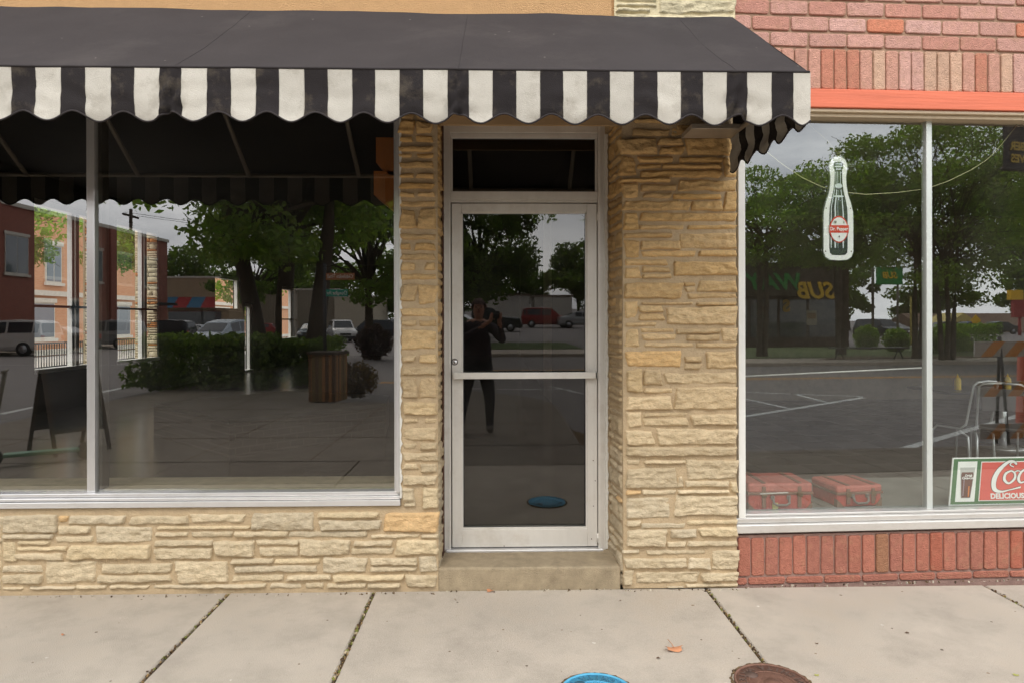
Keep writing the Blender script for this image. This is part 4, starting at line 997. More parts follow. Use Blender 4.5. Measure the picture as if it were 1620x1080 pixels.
for px, y, c, l in ((1490, -66, (50, 52, 56), 'dark saloon parked first before the timbered restaurant'), (1530, -67, (40, 60, 110), 'blue saloon parked before the timbered restaurant'), (1575, -68, (50, 52, 56), 'dark saloon parked last before the timbered restaurant')):
    car('sedan', c, l, at(PANE_R, px, y), R(180))

# ================================================================== BUILDINGS ACROSS THE STREETS
def wall_brick(name, c1, c2, mo, sc=1.0):
    m = bpy.data.materials.new(name); m.use_nodes = True; t = m.node_tree; N = t.nodes; L = t.links
    tc = N.new('ShaderNodeTexCoord'); mp = N.new('ShaderNodeMapping'); b = N.new('ShaderNodeTexBrick'); mp.inputs['Rotation'].default_value = (R(90), 0, 0)
    sp = N.new('ShaderNodeSeparateXYZ'); ad = N.new('ShaderNodeMath'); ad.operation = 'ADD'; cb = N.new('ShaderNodeCombineXYZ')
    L.new(tc.outputs['Object'], sp.inputs[0]); L.new(sp.outputs[0], ad.inputs[0]); L.new(sp.outputs[1], ad.inputs[1]); L.new(ad.outputs[0], cb.inputs[0]); L.new(sp.outputs[2], cb.inputs[1])
    b.inputs['Scale'].default_value = sc; b.inputs['Brick Width'].default_value = .22; b.inputs['Row Height'].default_value = .075; b.inputs['Mortar Size'].default_value = .008
    b.inputs['Color1'].default_value = (*c1, 1); b.inputs['Color2'].default_value = (*c2, 1); b.inputs['Mortar'].default_value = (*mo, 1)
    L.new(cb.outputs[0], b.inputs['Vector']); L.new(b.outputs[0], N['Principled BSDF'].inputs['Base Color']); N['Principled BSDF'].inputs['Roughness'].default_value = .9
    return m
W_red = wall_brick('red_brick_wall', srgb(156, 92, 76), srgb(140, 80, 66), srgb(144, 104, 90))
W_org = wall_brick('orange_brick_wall', srgb(206, 150, 112), srgb(196, 138, 102), srgb(196, 160, 130))
M_winglass = mat('window_glass', (.10, .12, .14), rough=.04, var=.1, vs=.6, spec=.9)
M_trim = mat('stone_trim', srgb(205, 198, 186), rough=.8)
def facade_x(t, X, y0, y1, h, wall, wins, thick=8, sgn=1):
    """facade in the plane x=X facing +x (sgn=1); wins: (y,z,w,h)"""
    mb = MB(); a, b = (X-thick, X) if sgn > 0 else (X, X+thick)
    mb.box(a, b, y0, y1, GZ, h); mb.build('wall', wall, t)
    mb = MB(); mb.box(a, b+.12, y0-.1, y1+.1, h, h+.25); mb.build('roof_coping', M_trim, t)
    for (y, z, w_, h_) in wins:
        f = MB(); f.box(X, X+.05, y-w_/2-.06, y+w_/2+.06, z-h_/2-.06, z+h_/2+.06); f.box(X+.05, X+.12, y-w_/2-.2, y+w_/2+.2, z-h_/2-.2, z-h_/2-.06); f.box(X+.05, X+.10, y-w_/2-.15, y+w_/2+.15, z+h_/2+.06, z+h_/2+.25)
        f = f.build('window', M_trim, t); g = MB(); g.box(X+.051, X+.06, y-w_/2, y-.03, z-h_/2, z+h_/2); g.box(X+.051, X+.06, y+.03, y+w_/2, z-h_/2, z+h_/2); g.build('pane', M_winglass, f)
t = empty('brick_offices', 'two storey red brick offices with pale sills across the side street', 'building')
wins = []
for y in (-20, -24.5, -29, -33, -38, -41.5, -46, -50, -54): wins += [(y, 5.6, 1.9, 2.2)]
for y in (-20, -24.5, -29.5, -34.5, -44.5, -50.5): wins += [(y, 1.6, 2.6, 2.6)]
facade_x(t, -29.2, -57, -14, 8.5, W_red, wins)
mb = MB()
for y in (-31, -36, -48): mb.box(-29.2, -28.9, y-.35, y+.35, GZ, 8.5)
mb.build('pilasters', W_red, t)
mb = MB(); mb.box(-29.2, -27.6, -55.5, -51, 2.9, 3.1); mb.build('door_canopy', M_bind, t)
# offices seen through the side windows
t = empty('orange_brick_offices', 'pale orange brick offices with white window bands seen through the empty shop', 'building')
wins = [(y, 4.2, 1.0, 1.6) for y in (18, 21.3, 24.5, 28, 32, 36, 40, 45, 50)]+[(y, 1.6, 3.0, 1.5) for y in (19.8, 26.5, 33, 40, 47)]
facade_x(t, -20.5, 8, 70, 9.5, W_org, wins)
mb = MB(); mb.box(-20.5, -20.35, 8, 70, 2.72, 2.95); mb.box(-20.5, -20.3, 8, 70, 0.05, .3); mb.build('string_course', M_trim, t)
# railing before them
t = empty('black_railing', 'black metal railing on the far pavement of the side street', 'railing', (-14.5, 12, .0))
mb = MB(); mb.box(-.02, .02, -2, 30, .84, .88); mb.box(-.02, .02, -2, 30, .08, .12); mb.build('rail', M_black, t)
mb = MB()
for k in range(250): mb.box(-.011, .011, -2+k*.128, -1.978+k*.128, .12, .84)
mb.build('balusters', M_black, t)
sheet('side_pavement', [(-24, 6), (-12.8, 6), (-12.8, 60), (-24, 60)], GZ+.10, mat('pale_concrete', srgb(206, 200, 190), rough=.9), .1)
# tan shop with striped awning, panelled building, white wall
def box_building(name, label, x0, x1, y0, h, m, d=10, roofm=None, mm=None):
    t = empty(name, label, 'building', (0, 0, 0)); mb = MB(); mb.box(x0, x1, y0-d, y0, GZ, h); mb.build('wall', m, t)
    mb = MB(); mb.box(x0-.1, x1+.1, y0-d-.1, y0+.1, h, h+.2); mb.build('roof', roofm or M_trim, t); return t
M_tanw = mat('tan_wall', srgb(168, 146, 118), rough=.9, var=.1, vs=.8)
t = box_building('tan_shop', 'tan corner shop with red and blue awning at the end of the side street', -37, -29.6, -72, 6.3, M_tanw)
mb = MB(); mb.prism([(-36.5, 2.6), (-30.5, 2.6), (-30.5, 2.65), (-36.5, 2.65)], -72, -71.9)
for k in range(4): mb.add([(-36.6+k*1.5, -71.9, 4.2), (-35.1+k*1.5, -71.9, 4.2), (-35.1+k*1.5, -70.4, 3.0), (-36.6+k*1.5, -70.4, 3.0)], [(0, 1, 2, 3)], 0 if k % 2 else 1)
mb.build('awning', [mat('red_cloth', srgb(160, 50, 50), rough=.9), mat('blue_cloth', srgb(60, 110, 140), rough=.9)], t)
mb = MB(); mb.box(-36.2, -30.5, -71.99, -71.9, 0, 2.6); mb.build('window', M_winglass, t)
M_panel = mat('ribbed_panel', srgb(160, 150, 132), rough=.7, var=.06)
t = box_building('panelled_building', 'grey building clad in vertical ribbed panels behind the shade tree', -29, -19, -78, 5.2, M_panel)
mb = MB()
for k in range(33): mb.box(-29+k*.3, -28.85+k*.3, -78, -77.88, GZ, 5.15)
mb.build('ribs', M_panel, t)
box_building('white_shed', 'plain cream shed seen between the trunk and the corner tree', -19, -14.4, -76, 4.3, mat('cream_wall', srgb(196, 186, 166), rough=.9))
# opposite the door: low white units
p = mirror(765, 485, PANE_D, y=-70); q = mirror(838, 485, PANE_D, y=-70); q2 = mirror(846, 485, PANE_D, y=-72); q3 = mirror(905, 485, PANE_D, y=-72)
hz1 = mirror(800, 468, PANE_D, y=-70).z
M_wunit = mat('white_cladding', srgb(205, 200, 190), rough=.8, var=.08, vs=1)
box_building('low_white_unit', 'long low white unit behind the dark pickup', min(p.x, q.x), max(p.x, q.x), -70, hz1, M_wunit, roofm=mat('brown_roof', srgb(120, 104, 88), rough=.9))
box_building('low_white_unit', 'low white unit with brown roof edge behind the red utility car', min(q2.x, q3.x), max(q2.x, q3.x), -72, hz1-.1, M_wunit, roofm=MATS['brown_roof'])
# sandwich shop
xa = mirror(1130, 500, PANE_R, y=-36).x; xb = mirror(1343, 500, PANE_R, y=-36).x
hs = zat(PANE_R, 1260, 424, -36)
W_dk = wall_brick('dark_brick_wall', srgb(84, 58, 46), srgb(74, 50, 40), srgb(76, 60, 52))
t = empty('sandwich_shop', 'dark brick sandwich shop with yellow and green fascia lettering', 'building')
mb = MB(); mb.box(xa, xb, -48, -36, GZ, hs); mb.build('wall', W_dk, t)
mb = MB(); mb.box(xa-.2, xb-1.6, -36, -34.4, 3.0, hs-.2); mb.box(xa-.3, xb+.3, -48, -35.8, hs, hs+.3); mb.build('fascia', mat('fascia_brown', srgb(70, 56, 44), rough=.8), t)
mb = MB()
k = xa+.4
while k < xb-2.6: mb.box(k, k+1.7, -36, -35.96, .5, 2.8); k += 1.9
mb.build('window', M_winglass, t)
sl_ = Matrix.Rotation(R(180), 4, 'Z') @ Matrix.Rotation(R(90), 4, 'X')
M_sy = mat('sign_yellow', srgb(255, 200, 20), rough=.5, var=.02); M_sg = mat('sign_green', srgb(20, 150, 60), rough=.5, var=.02)
pS = mirror(1293, 461, PANE_R, y=-34.35); pW = mirror(1228, 447, PANE_R, y=-34.35)
text_mesh('sign_lettering', 'SUB', 1.35, M_sy, Matrix.Translation(pS) @ sl_, t, .04, bold=.035, shear=.3, sx=1.0)
text_mesh('sign_lettering', 'WAY', 1.35, M_sg, Matrix.Translation(pW) @ sl_, t, .04, bold=.035, shear=.3, sx=1.1)
pp = mirror(1244, 485, PANE_R, y=-35.9); text_mesh('window_emblem', 'S', 1.0, M_sy, Matrix.Translation(pp) @ sl_, t, .02, bold=.04)
for (px, py, c) in ((1205, 492, (150, 160, 140)), (1284, 503, (190, 180, 160))):
    pp = mirror(px, py, PANE_R, y=-35.94); mb = MB(); mb.box(pp.x-.33, pp.x+.33, -35.95, -35.93, pp.z-.45, pp.z+.45); mb.box(pp.x-.28, pp.x+.28, -35.93, -35.92, pp.z-.05, pp.z+.3, 1); mb.build('poster', [mat('poster_%d' % c[0], srgb(*c), rough=.5), mat('poster_food', srgb(150, 110, 60), rough=.6, var=.4, vs=6)], t)
# pole sign and lamps
def pole(name, label, loc, h, r, m, cat='lamp post'):
    t = empty(name, label, cat, loc); mb = MB(); mb.cyl((0, 0, 0), (0, 0, h), r, 10); mb.cyl((0, 0, 0), (0, 0, .5), r*2.2, 12); mb.build('pole', m, t); return t
M_pole = mat('pole_paint', srgb(120, 112, 98), rough=.6); M_ypole = mat('yellow_pole', srgb(200, 180, 90), rough=.6)
p1 = at(PANE_R, 1381, -40); t = pole('lamp_post', 'pale lamp post on a concrete footing by the car park entrance', p1, 9, .09, M_pole)
p2 = at(PANE_R, 1441, -38); pole('kerb_post', 'thin yellow post beside the tall street tree', p2, 3.2, .06, M_ypole, 'post')
pp = mirror(1407, 436, PANE_R, y=-39); t = empty('pole_sign', 'square green and yellow sign board on a post above the car park', 'sign', (pp.x, -39, GZ))
mb = MB(); mb.box(-.9, .9, -.1, .1, pp.z-.5, pp.z+.7); mb.build('board', MATS['sign_green'], t)
mb = MB(); mb.cyl((.6, 0, 0), (.6, 0, pp.z-.5), .08, 10); mb.build('pole', M_pole, t)
text_mesh('board_lettering', 'SUB', .6, M_sy, Matrix.Translation((0, .12, pp.z+.1)) @ sl_, t, .01, bold=.02, shear=.3)
# timbered restaurant
xa = mirror(1478, 520, PANE_R, y=-75).x; xb = mirror(1680, 520, PANE_R, y=-75).x; z1 = zat(PANE_R, 1550, 523, -75); z2 = zat(PANE_R, 1550, 499, -75)
t = empty('timbered_restaurant', 'long low restaurant with brown roof and half timbered yellow gable', 'building')
mb = MB(); mb.box(xa, xb, -85, -76, GZ, z1); mb.build('wall', mat('rest_wall', srgb(96, 76, 60), rough=.9), t)
mb = MB(); mb.add([(xa-.5, -75, z1-.2), (xb+.5, -75, z1-.2), (xb+.5, -80.5, z2+.3), (xa-.5, -80.5, z2+.3), (xa-.5, -86, z1-.2), (xb+.5, -86, z1-.2)], [(0, 1, 2, 3), (3, 2, 5, 4), (0, 3, 4), (1, 5, 2)]); mb.build('roof', mat('shingle', srgb(132, 108, 90), rough=.95, var=.15, vs=3), t)
gxx = mirror(1526, 510, PANE_R, y=-74.5).x; mb = MB()
mb.prism([(gxx-1.9, z1), (gxx+1.9, z1), (gxx+1.9, z1+1.0), (gxx, z2+.3), (gxx-1.9, z1+1.0)], -79, -74.6)
for k in (-1.5, -.5, .5, 1.5): mb.box(gxx+k-.08, gxx+k+.08, -74.6, -74.54, z1, z1+1.2, 1)
mb.box(gxx-1.9, gxx+1.9, -74.6, -74.55, z1+.9, z1+1.05, 1); mb.build('gable', [mat('gable_yellow', srgb(224, 204, 128), rough=.8), mat('timber', srgb(80, 56, 40), rough=.9)], t)
pp = mirror(1613, 482, PANE_R, y=-60); t = empty('restaurant_sign', 'red pole sign with yellow top in the distance', 'sign', (pp.x, -60, GZ)); mb = MB(); mb.box(-.8, .8, -.2, .2, pp.z-1.2, pp.z+.6); mb.cyl((0, 0, 0), (0, 0, pp.z-1.2), .15, 10); mb.build('board', mat('sign_red', srgb(170, 40, 34), rough=.5), t); mb = MB(); mb.box(-1.2, .2, -.25, .25, pp.z+.6, pp.z+1.6); mb.build('top_panel', M_sy, t)
# small warning sign, bench, street name pole, utility pole
pp = at(PANE_R, 1543, -48); t = empty('warning_sign', 'small yellow diamond warning sign on a thin post', 'sign', pp); mb = MB(); mb.cyl((0, 0, 0), (0, 0, 1.6), .03, 8); mb.build('post', M_pole, t); mb = MB(); mb.box(-.35, .35, -.01, .01, -.35, .35, M=Matrix.Translation((0, .05, 1.6)) @ Matrix.Rotation(R(45), 4, 'Y')); mb.build('plate', M_sy, t)
pp = at(PANE_R, 1375, -21.3, 0); t = empty('bench', 'long dark backless bench on the far pavement', 'bench', pp); mb = MB(); mb.box(-1.6, 1.6, -.2, .2, .42, .47, bev=.01); mb.build('seat', M_black, t)
for s in (-1.25, 1.25):
    mb = MB(); mb.tube([(s-.2, 0, 0), (s, 0, .42), (s+.2, 0, 0)], .03, 6); mb.build('leg', M_black, t)
pp = at(PANE_L, 514, -10.0, 0); t = empty('street_name_pole', 'dark pole with brown and green street name plates at the corner', 'street sign', pp)
mb = MB(); mb.cyl((0, 0, 0), (0, 0, 2.75), .035, 12); mb.build('pole', M_black, t)
M_brn = mat('sign_brown', srgb(176, 116, 76), rough=.4, var=.02); M_teal = mat('sign_teal', srgb(20, 160, 140), rough=.4, var=.02)
for (py, m, s, w_) in ((438, M_brn, 'Chisholm Trail', .58), (464, M_teal, 'Douglas Av', .44)):
    z = zat(PANE_L, 535, py, -10.0); mb = MB(); mb.box(.04, .04+w_, .05, .06, z-.07, z+.07, bev=.002); pl = mb.build('name_plate', m, t)
    text_mesh('plate_lettering', s, .105, M_white2, Matrix.Translation((.04+w_/2, .064, z)) @ sl_, pl, .002, bold=.0015, sx=.84)
pp = mirror(207, 345, PANE_L, y=-62); t = empty('utility_pole', 'wooden utility pole with crossarm behind the brick offices', 'utility pole', (-36, -62, GZ)); sc = pp.z
k = mirror(207, 345, PANE_L, x=-36.0); t.location = (-36, k.y, GZ)
mb = MB(); mb.cyl((0, 0, 0), (0, 0, k.z+1), .16, 8); mb.build('pole', M_bark, t); mb = MB(); mb.box(-.08, .08, -1.4, 1.4, k.z+.2, k.z+.4); mb.build('crossarm', M_bark, t)
for zz, yy in ((k.z+.5, -1.2), (k.z+.5, 1.2)):
    mb = MB(); mb.tube([(0, yy, zz), (15, yy-15, zz-.9), (30, yy-30, zz)], .02, 4); mb.build('wire', M_black, t)
# wooden slatted planter with shrub
pp = mirror(519, 634, PANE_L, z=0); t = empty('slatted_planter', 'tall square planter of brown wooden slats near the corner', 'planter', (pp.x, pp.y, 0), R(12))
mb = MB(); t.scale = (.8, .8, 1); M_slat = mat('planter_wood', rough=.8, attr=True, var=.2, vs=14, stretch=(3, 3, .3))
for k in range(8):
    c = srgb(*random.choice([(150, 104, 56), (116, 96, 52), (92, 66, 40), (170, 124, 60)])); x = -.34+k*.086
    for (a, b, d, e) in ((x, x+.078, .30, .33), (x, x+.078, -.33, -.30)): mb.box(a, b, d, e, .02, .92, 0, c)
    for (a, b) in ((-.33, -.30), (.30, .33)): mb.box(a+.012, b+.012, x, x+.078, .02, .92, 0, c)
mb.build('slats', M_slat, t); mb = MB(); mb.box(-.38, .38, -.38, .38, .92, .97, bev=.01); mb.build('rim', M_bark, t)
pp = mirror(565, 627, PANE_L, z=0); bush('low_shrub', 'reddish shrub spilling beside the slatted planter', (pp.x, pp.y, 0), .42, .35, .72, 1500, .045, leaf_mat('leaves_reddish', (.12, .07, .04)), 60)

# banner on a lamp post, right edge
p0 = mirror(1586, 270, PANE_R, y=-8.0); p1 = mirror(1586, 150, PANE_R, y=-8.0); wB = .95
t = empty('street_banner', 'navy street banner with gold lettering hanging from a post arm', 'banner', (p0.x, -8.0, 0), R(-8))
M_navy = mat('navy_cloth', srgb(34, 36, 50), rough=.6, var=.08); M_gold = mat('gold_print', srgb(214, 180, 70), rough=.6, var=.03)
mb = MB(); nn = 12; vs = []
for j in range(nn+1):
    for i in range(9): vs.append((i/8*wB, .015*math.sin(i*.9+j*.5), p0.z+.05+(p1.z-p0.z)*j/nn))
fs = [(j*9+i, j*9+i+1, (j+1)*9+i+1, (j+1)*9+i) for j in range(nn) for i in range(8)]
mb.add(vs, fs, 0, (1, 1, 1), True); mb.build('cloth', M_navy, t)
mb = MB(); mb.cyl((-.02, 0, p0.z+.03), (wB+.1, 0, p0.z+.03), .035, 12); mb.cyl((wB+.1, 0, 0), (wB+.1, 0, p1.z+.4), .07, 12); mb.build('arm', M_black, t)
zB = zat(PANE_R, 1606, 232, -8.0); text_mesh('lettering', 'BER', .22, M_gold, Matrix.Translation((.33, .04, zB)) @ sl_, t, .002, bold=.008)
zB = zat(PANE_R, 1606, 245, -8.0); text_mesh('lettering', 'VES', .22, M_gold, Matrix.Translation((.33, .04, zB-.08)) @ sl_, t, .002, bold=.008)
mb = MB()
for k in range(6): mb.box(.26+k*.02, .5, .03, .035, zB+.55+k*.07, zB+.58+k*.07, M=None)
mb.build('gold_rays', M_gold, t)

# striped barricade at the kerb
M_bw = mat('barricade_white', srgb(198, 194, 186), rough=.5, var=.12, vs=8, stain=.4, ss=6); M_bo = mat('barricade_orange', srgb(232, 150, 40), rough=.5, var=.08, vs=8)
pb = mirror(1541, 552, PANE_R, y=-4.25)
t = empty('striped_barricade', 'folding barricade of three boards striped orange and white at the kerb', 'barricade', (pb.x, -4.25, GZ), R(-2))
for (py, off) in ((552, 0), (615, .04), (682, .08)):
    z = zat(PANE_R, 1560, py, -4.25)-GZ
    mb = MB(); mb.box(off, 1.3, -.012, .012, z-.1, z+.1, bev=.003)
    bd = mb.build('board', M_bw, t); mb = MB()
    for k in range(4):
        x = off-.02+k*.36; a, b, c, d = x+.10, x+.28, x+.28+.2, x+.10+.2
        a, b, c, d = max(a, off), max(b, off), min(c, 1.3), min(d, 1.3)
        mb.add([(a, .0135, z-.1), (b, .0135, z-.1), (c, .0135, z+.1), (d, .0135, z+.1)], [(0, 1, 2, 3)])
    mb.build('stripe', M_bo, bd)
for x in (.40, 1.1):
    mb = MB(); mb.tube([(x, -.02, 1.45), (x+.12, -.2, 0)], .02, 6); mb.tube([(x, -.02, 1.45), (x, .12, 0)], .02, 6); mb.build('leg', M_black, t)
t = empty('traffic_drum', 'orange traffic post standing behind the striped barricade', 'traffic post', (mirror(1618, 600, PANE_R, y=-4.9).x, -4.9, GZ)); mb = MB(); mb.tube([(0, 0, 0), (0, 0, .08), (0, 0, .09), (0, 0, 1.3)], [.2, .2, .09, .06], 14); mb.build('body', mat('drum_orange', srgb(200, 80, 40), rough=.5), t)

# sandwich board and kick scooter on the pavement left of the camera
pa = mirror(88, 716, PANE_L, z=0)
t = empty('sandwich_board', 'dark folding sandwich board standing on the pavement', 'sandwich board', (pa.x+.1, pa.y-.1, 0), R(-54))
M_bd = mat('board_black', srgb(42, 38, 36), rough=.6, var=.3, vs=4); M_bdw = mat('board_wood', srgb(70, 54, 40), rough=.7, var=.2)
for s in (-1, 1):
    mb = MB(); Mx = Matrix.Translation((0, 0, 1.08)) @ Matrix.Rotation(R(s*19), 4, 'X')
    for x in (-.31, .27): mb.box(x, x+.04, -.012, .012, -1.12, 0, M=Mx)
    mb.box(-.27, .27, -.011, .011, -.05, 0, M=Mx); mb.box(-.27, .27, -.011, .011, -.86, -.82, M=Mx)
    f = mb.build('frame', M_bdw, t); mb = MB(); mb.box(-.27, .27, -.006, .006, -.82, -.05, M=Mx); mb.build('chalk_panel', M_bd, f)
ps = mirror(92, 722, PANE_L, z=0)
t = empty('kick_scooter', 'small grey and green electric kick scooter parked by the sandwich board', 'scooter', (ps.x+.05, ps.y+.35, 0), R(150))
mb = MB(); mb.box(-.35, .35, -.07, .07, .10, .14, bev=.01); mb.build('deck', mat('scooter_green', srgb(120, 160, 130), rough=.5), t)
mb = MB(); mb.tube([(.38, 0, .1), (.44, 0, .35), (.33, 0, 1.02)], .022, 8); mb.tube([(.33, -.24, 1.03), (.33, .24, 1.03)], .016, 8); mb.build('stem', M_pole, t)
for x in (-.42, .45):
    mb = MB(); mb.cyl((x, -.025, .10), (x, .025, .10), .10, 20); mb.build('wheel', M_tyre, t)

# ================================================================== INSIDE THE EMPTY SHOP
a = P(363, 723, z=.13); b = P(243, 688, z=.13); c = P(610, 688, z=.13)
W_in = wall_brick('inner_brick', srgb(64, 46, 38), srgb(56, 42, 34), srgb(76, 66, 56))
t = empty('low_brick_platform', 'low angular brick platform on the floor of the empty shop', 'platform')
mb = MB(); poly = [a, c, c+Vector((-.1, .9, 0)), b+Vector((1.2, 1.5, 0)), b]
vs = [Vector((p.x, p.y, .13)) for p in poly]+[Vector((p.x, p.y, .48)) for p in poly]; n = len(poly)
mb.add(vs, [(i, (i+1) % n, (i+1) % n+n, i+n) for i in range(n)]); mb.build('brick_sides', W_in, t)
mb = MB(); mb.add([Vector((p.x, p.y, .485)) for p in poly]+[Vector((p.x, p.y, .53)) for p in poly], [tuple(range(n, 2*n))]+[(i, (i+1) % n, (i+1) % n+n, i+n) for i in range(n)]); mb.build('top_slab', M_dark, t)
M_ow = mat('orange_wood', srgb(176, 104, 44), rough=.55, var=.2, vs=5, stretch=(1, 1, .3))
t = empty('hanging_wooden_boxes', 'two stacked orange wooden boxes hung inside by the window edge', 'wooden boxes', (P(607, 270, y=.75).x, .75, 0))  # plain wooden boxes, they give no light
for (py0, py1, w_) in ((272, 224, .035), (322, 276, .05)):
    z0, z1 = P(607, py0, y=.75).z, P(607, py1, y=.75).z; mb = MB(); mb.prism([(-w_, z0+.04), (.06, z0-.05), (.16, z0-.02), (.16, z1), (-w_, z1)], -.1, .1); mb.build('box', M_ow, t)

# ================================================================== IN THE RIGHT-HAND WINDOW
def L2W(u, dep, z): return RM @ Vector((u, dep, z))
def frameR(u, dep, z, rz=0): return RM @ Matrix.Translation((u, dep, z)) @ Matrix.Rotation(rz, 4, 'Z')
M_red = mat('worn_red_leather', srgb(172, 62, 50), rough=.55, var=.25, vs=12, bump=.5, bs=90, stain=.6, ss=11, stain_col=srgb(96, 62, 46), grain=.15)
M_lid = mat('worn_lid', srgb(176, 96, 84), rough=.6, var=.25, vs=10, bump=.4, bs=80, stain=.6, ss=9, stain_col=srgb(104, 74, 56), grain=.15)
M_strap = mat('strap_leather', srgb(116, 80, 62), rough=.6, var=.2); M_grey = mat('handle_grey', srgb(110, 100, 94), rough=.5); M_corner = mat('corner_patch', srgb(112, 84, 64), rough=.7, var=.2)
M_brass = mat('brass', srgb(110, 86, 60), rough=.4, metal=.8)
def suitcase(name, label, u, dep, w_, d_, h_, rz, tagc=None, handle_up=False):
    e = bpy.data.objects.new(name, None); COL.objects.link(e); e.matrix_world = frameR(u, dep, LZ+.001, rz); tag(e, label, 'suitcase')
    hl = h_*.62
    mb = MB(); mb.box(-w_/2, w_/2, 0, d_, 0, hl, bev=.012); mb.build('body', M_red, e)
    mb = MB(); mb.box(-w_/2-.004, w_/2+.004, -.004, d_+.004, hl+.003, h_, bev=.014); mb.build('lid', M_lid, e)
    mb = MB(); mb.box(-w_/2-.008, w_/2+.008, -.009, d_+.006, hl-.006, hl+.010, bev=.004); mb.build('rim_band', M_strap, e)
    for x in (-w_*.26, w_*.30):
        mb = MB(); mb.box(x-.012, x+.012, -.010, -.002, .02, h_-.02, bev=.003); mb.box(x-.012, x+.012, -.004, d_, h_, h_+.004); mb.box(x-.018, x+.018, -.015, -.009, hl-.018, hl+.012, 1, bev=.003); mb.build('strap', [M_strap, M_brass], e)
    mb = MB(); mb.tube([(-.05, -.012, hl*.62+.02), (-.048, -.024, hl*.62-.012), (-.03, -.028, hl*.62-.024), (.03, -.028, hl*.62-.024), (.048, -.024, hl*.62-.012), (.05, -.012, hl*.62+.02)], .008, 8); mb.build('handle', M_grey, e)
    for x in (-.05, .05):
        mb = MB(); mb.box(x-.012, x+.012, -.014, -.003, hl*.62+.006, hl*.62+.03, bev=.003); mb.build('handle_mount', M_grey, e)
    for sx_ in (-1, 1):
        mb = MB(); mb.prism([(sx_*w_/2*1.004, .0), (sx_*(w_/2-.05), -.0), (sx_*w_/2*1.004, .05)], -.004, .03); mb.build('corner_patch', M_corner, e)
    if tagc:
        mb = MB(); mb.box(-.05, -.015, -.006, -.004, .002, .05); mb.build('price_tag', mat('tag_yellow', srgb(206, 200, 130), rough=.8), e)
        mb = MB(); mb.box(-w_*.32, w_*.12, -.016, -.012, hl+.004, hl+.012, M=Matrix.Rotation(R(-2), 4, 'Y')); mb.build('metal_strip', M_alu, e)
    else:
        mb = MB(); mb.cyl((w_*.33, -.008, hl*.55), (w_*.33, -.003, hl*.55), .009, 12); mb.build('lock', M_brass, e)
    return e
ua = rl(1236, 800, GR+.04)[0]; ub = rl(1361, 800, GR+.10)[0]
suitcase('vintage_suitcase', 'larger worn red suitcase with yellow price tag at the window corner', ua, GR+.055, .395, .29, .170, R(-2), True)
suitcase('vintage_suitcase', 'smaller worn red suitcase with curved grey handle beside the larger one', ub, GR+.11, .305, .27, .135, R(5))
# drinks sign leaning on the glass
M_sgn = mat('enamel_green', srgb(58, 112, 66), rough=.35, var=.1, vs=5); M_srd = mat('enamel_red', srgb(222, 84, 74), rough=.35, var=.07, vs=5); M_sw = mat('enamel_white', srgb(242, 242, 238), rough=.4, var=.04); M_cola = mat('cola_brown', srgb(92, 42, 30), rough=.5, var=.3, vs=20); M_outl = mat('print_dark', srgb(70, 40, 36), rough=.5)
us, zs = rl(1503, 804, GR+.035); ut, zt2 = rl(1513, 727, GR+.035)
e = bpy.data.objects.new('soda_sign', None); COL.objects.link(e); e.matrix_world = frameR(us, GR+.045, LZ+.012, 0) @ Matrix.Rotation(R(-4), 4, 'X'); tag(e, 'green and red enamel cola sign leaning inside the window', 'advertising sign')
Hs = .295; Ws = 1.0; sk = (ut-us)
def shp(mb, pts, y, mi=0, c=(1, 1, 1)):         # flat outline with real thickness, skewed slightly like the plate
    mb.prism([(x+sk*z/Hs, z) for x, z in pts], y, y+.0012, mi, c)
rect = lambda a, b, c, d: [(a, b), (c, b), (c, d), (a, d)]
mb = MB(); shp(mb, rect(0, 0, Ws, Hs), .006); mb.prism([(x+sk*z/Hs, z) for x, z in rect(0, 0, Ws, Hs)], .0005, .006); mb.build('plate', M_sw, e)
mb = MB(); shp(mb, rect(.008, .008, Ws-.008, Hs-.008), -.001); mb.build('green_field', M_sgn, e)
mb = MB(); shp(mb, rect(.036, .024, .162, Hs-.024), -.0025); shp(mb, rect(.188, .026, Ws-.03, Hs-.026), -.0025); mb.build('panel_border', M_sw, e)
mb = MB(); shp(mb, rect(.193, .031, Ws-.035, Hs-.031), -.004); mb.build('red_field', M_srd, e)
# glass of cola
mb = MB()
gl_ = [(.070, .046), (.132, .046), (.146, .20), (.150, .235), (.052, .235), (.056, .20)]
shp(mb, gl_, -.004, 2); shp(mb, [(.073, .05), (.129, .05), (.141, .19), (.137, .205), (.064, .205), (.061, .19)], -.0055, 0); 
shp(mb, rect(.078, .06, .084, .18), -.007, 1); shp(mb, rect(.112, .055, .120, .12), -.007, 3)
mb.build('printed_glass', [M_cola, mat('sheen', srgb(150, 130, 140), rough=.4), mat('glass_print', srgb(190, 190, 186), rough=.4), mat('amber', srgb(214, 120, 50), rough=.4)], e)
def plate_text(s, x, z, size, m, y=-.0065, bold=0, shear=0, sx=1):
    return text_mesh('lettering', s, size, m, Matrix.Translation((x+sk*z/Hs, y, z)) @ Matrix.Rotation(R(90), 4, 'X'), e, .0006, 'LEFT', bold, shear, sx)
plate_text('Drink', .082, .185, .020, M_sw, -.008, .0004, .3); plate_text('Coca-Cola', .064, .170, .021, M_sw, -.008, .0006, .3, .92)
plate_text('DELICIOUS AND REFRESHING', .262, .054, .044, M_sw, -.0065, .0016, 0, 1.02)
plate_text('Drink', .47, .252, .030, M_sw, -.0065, .001, .25)
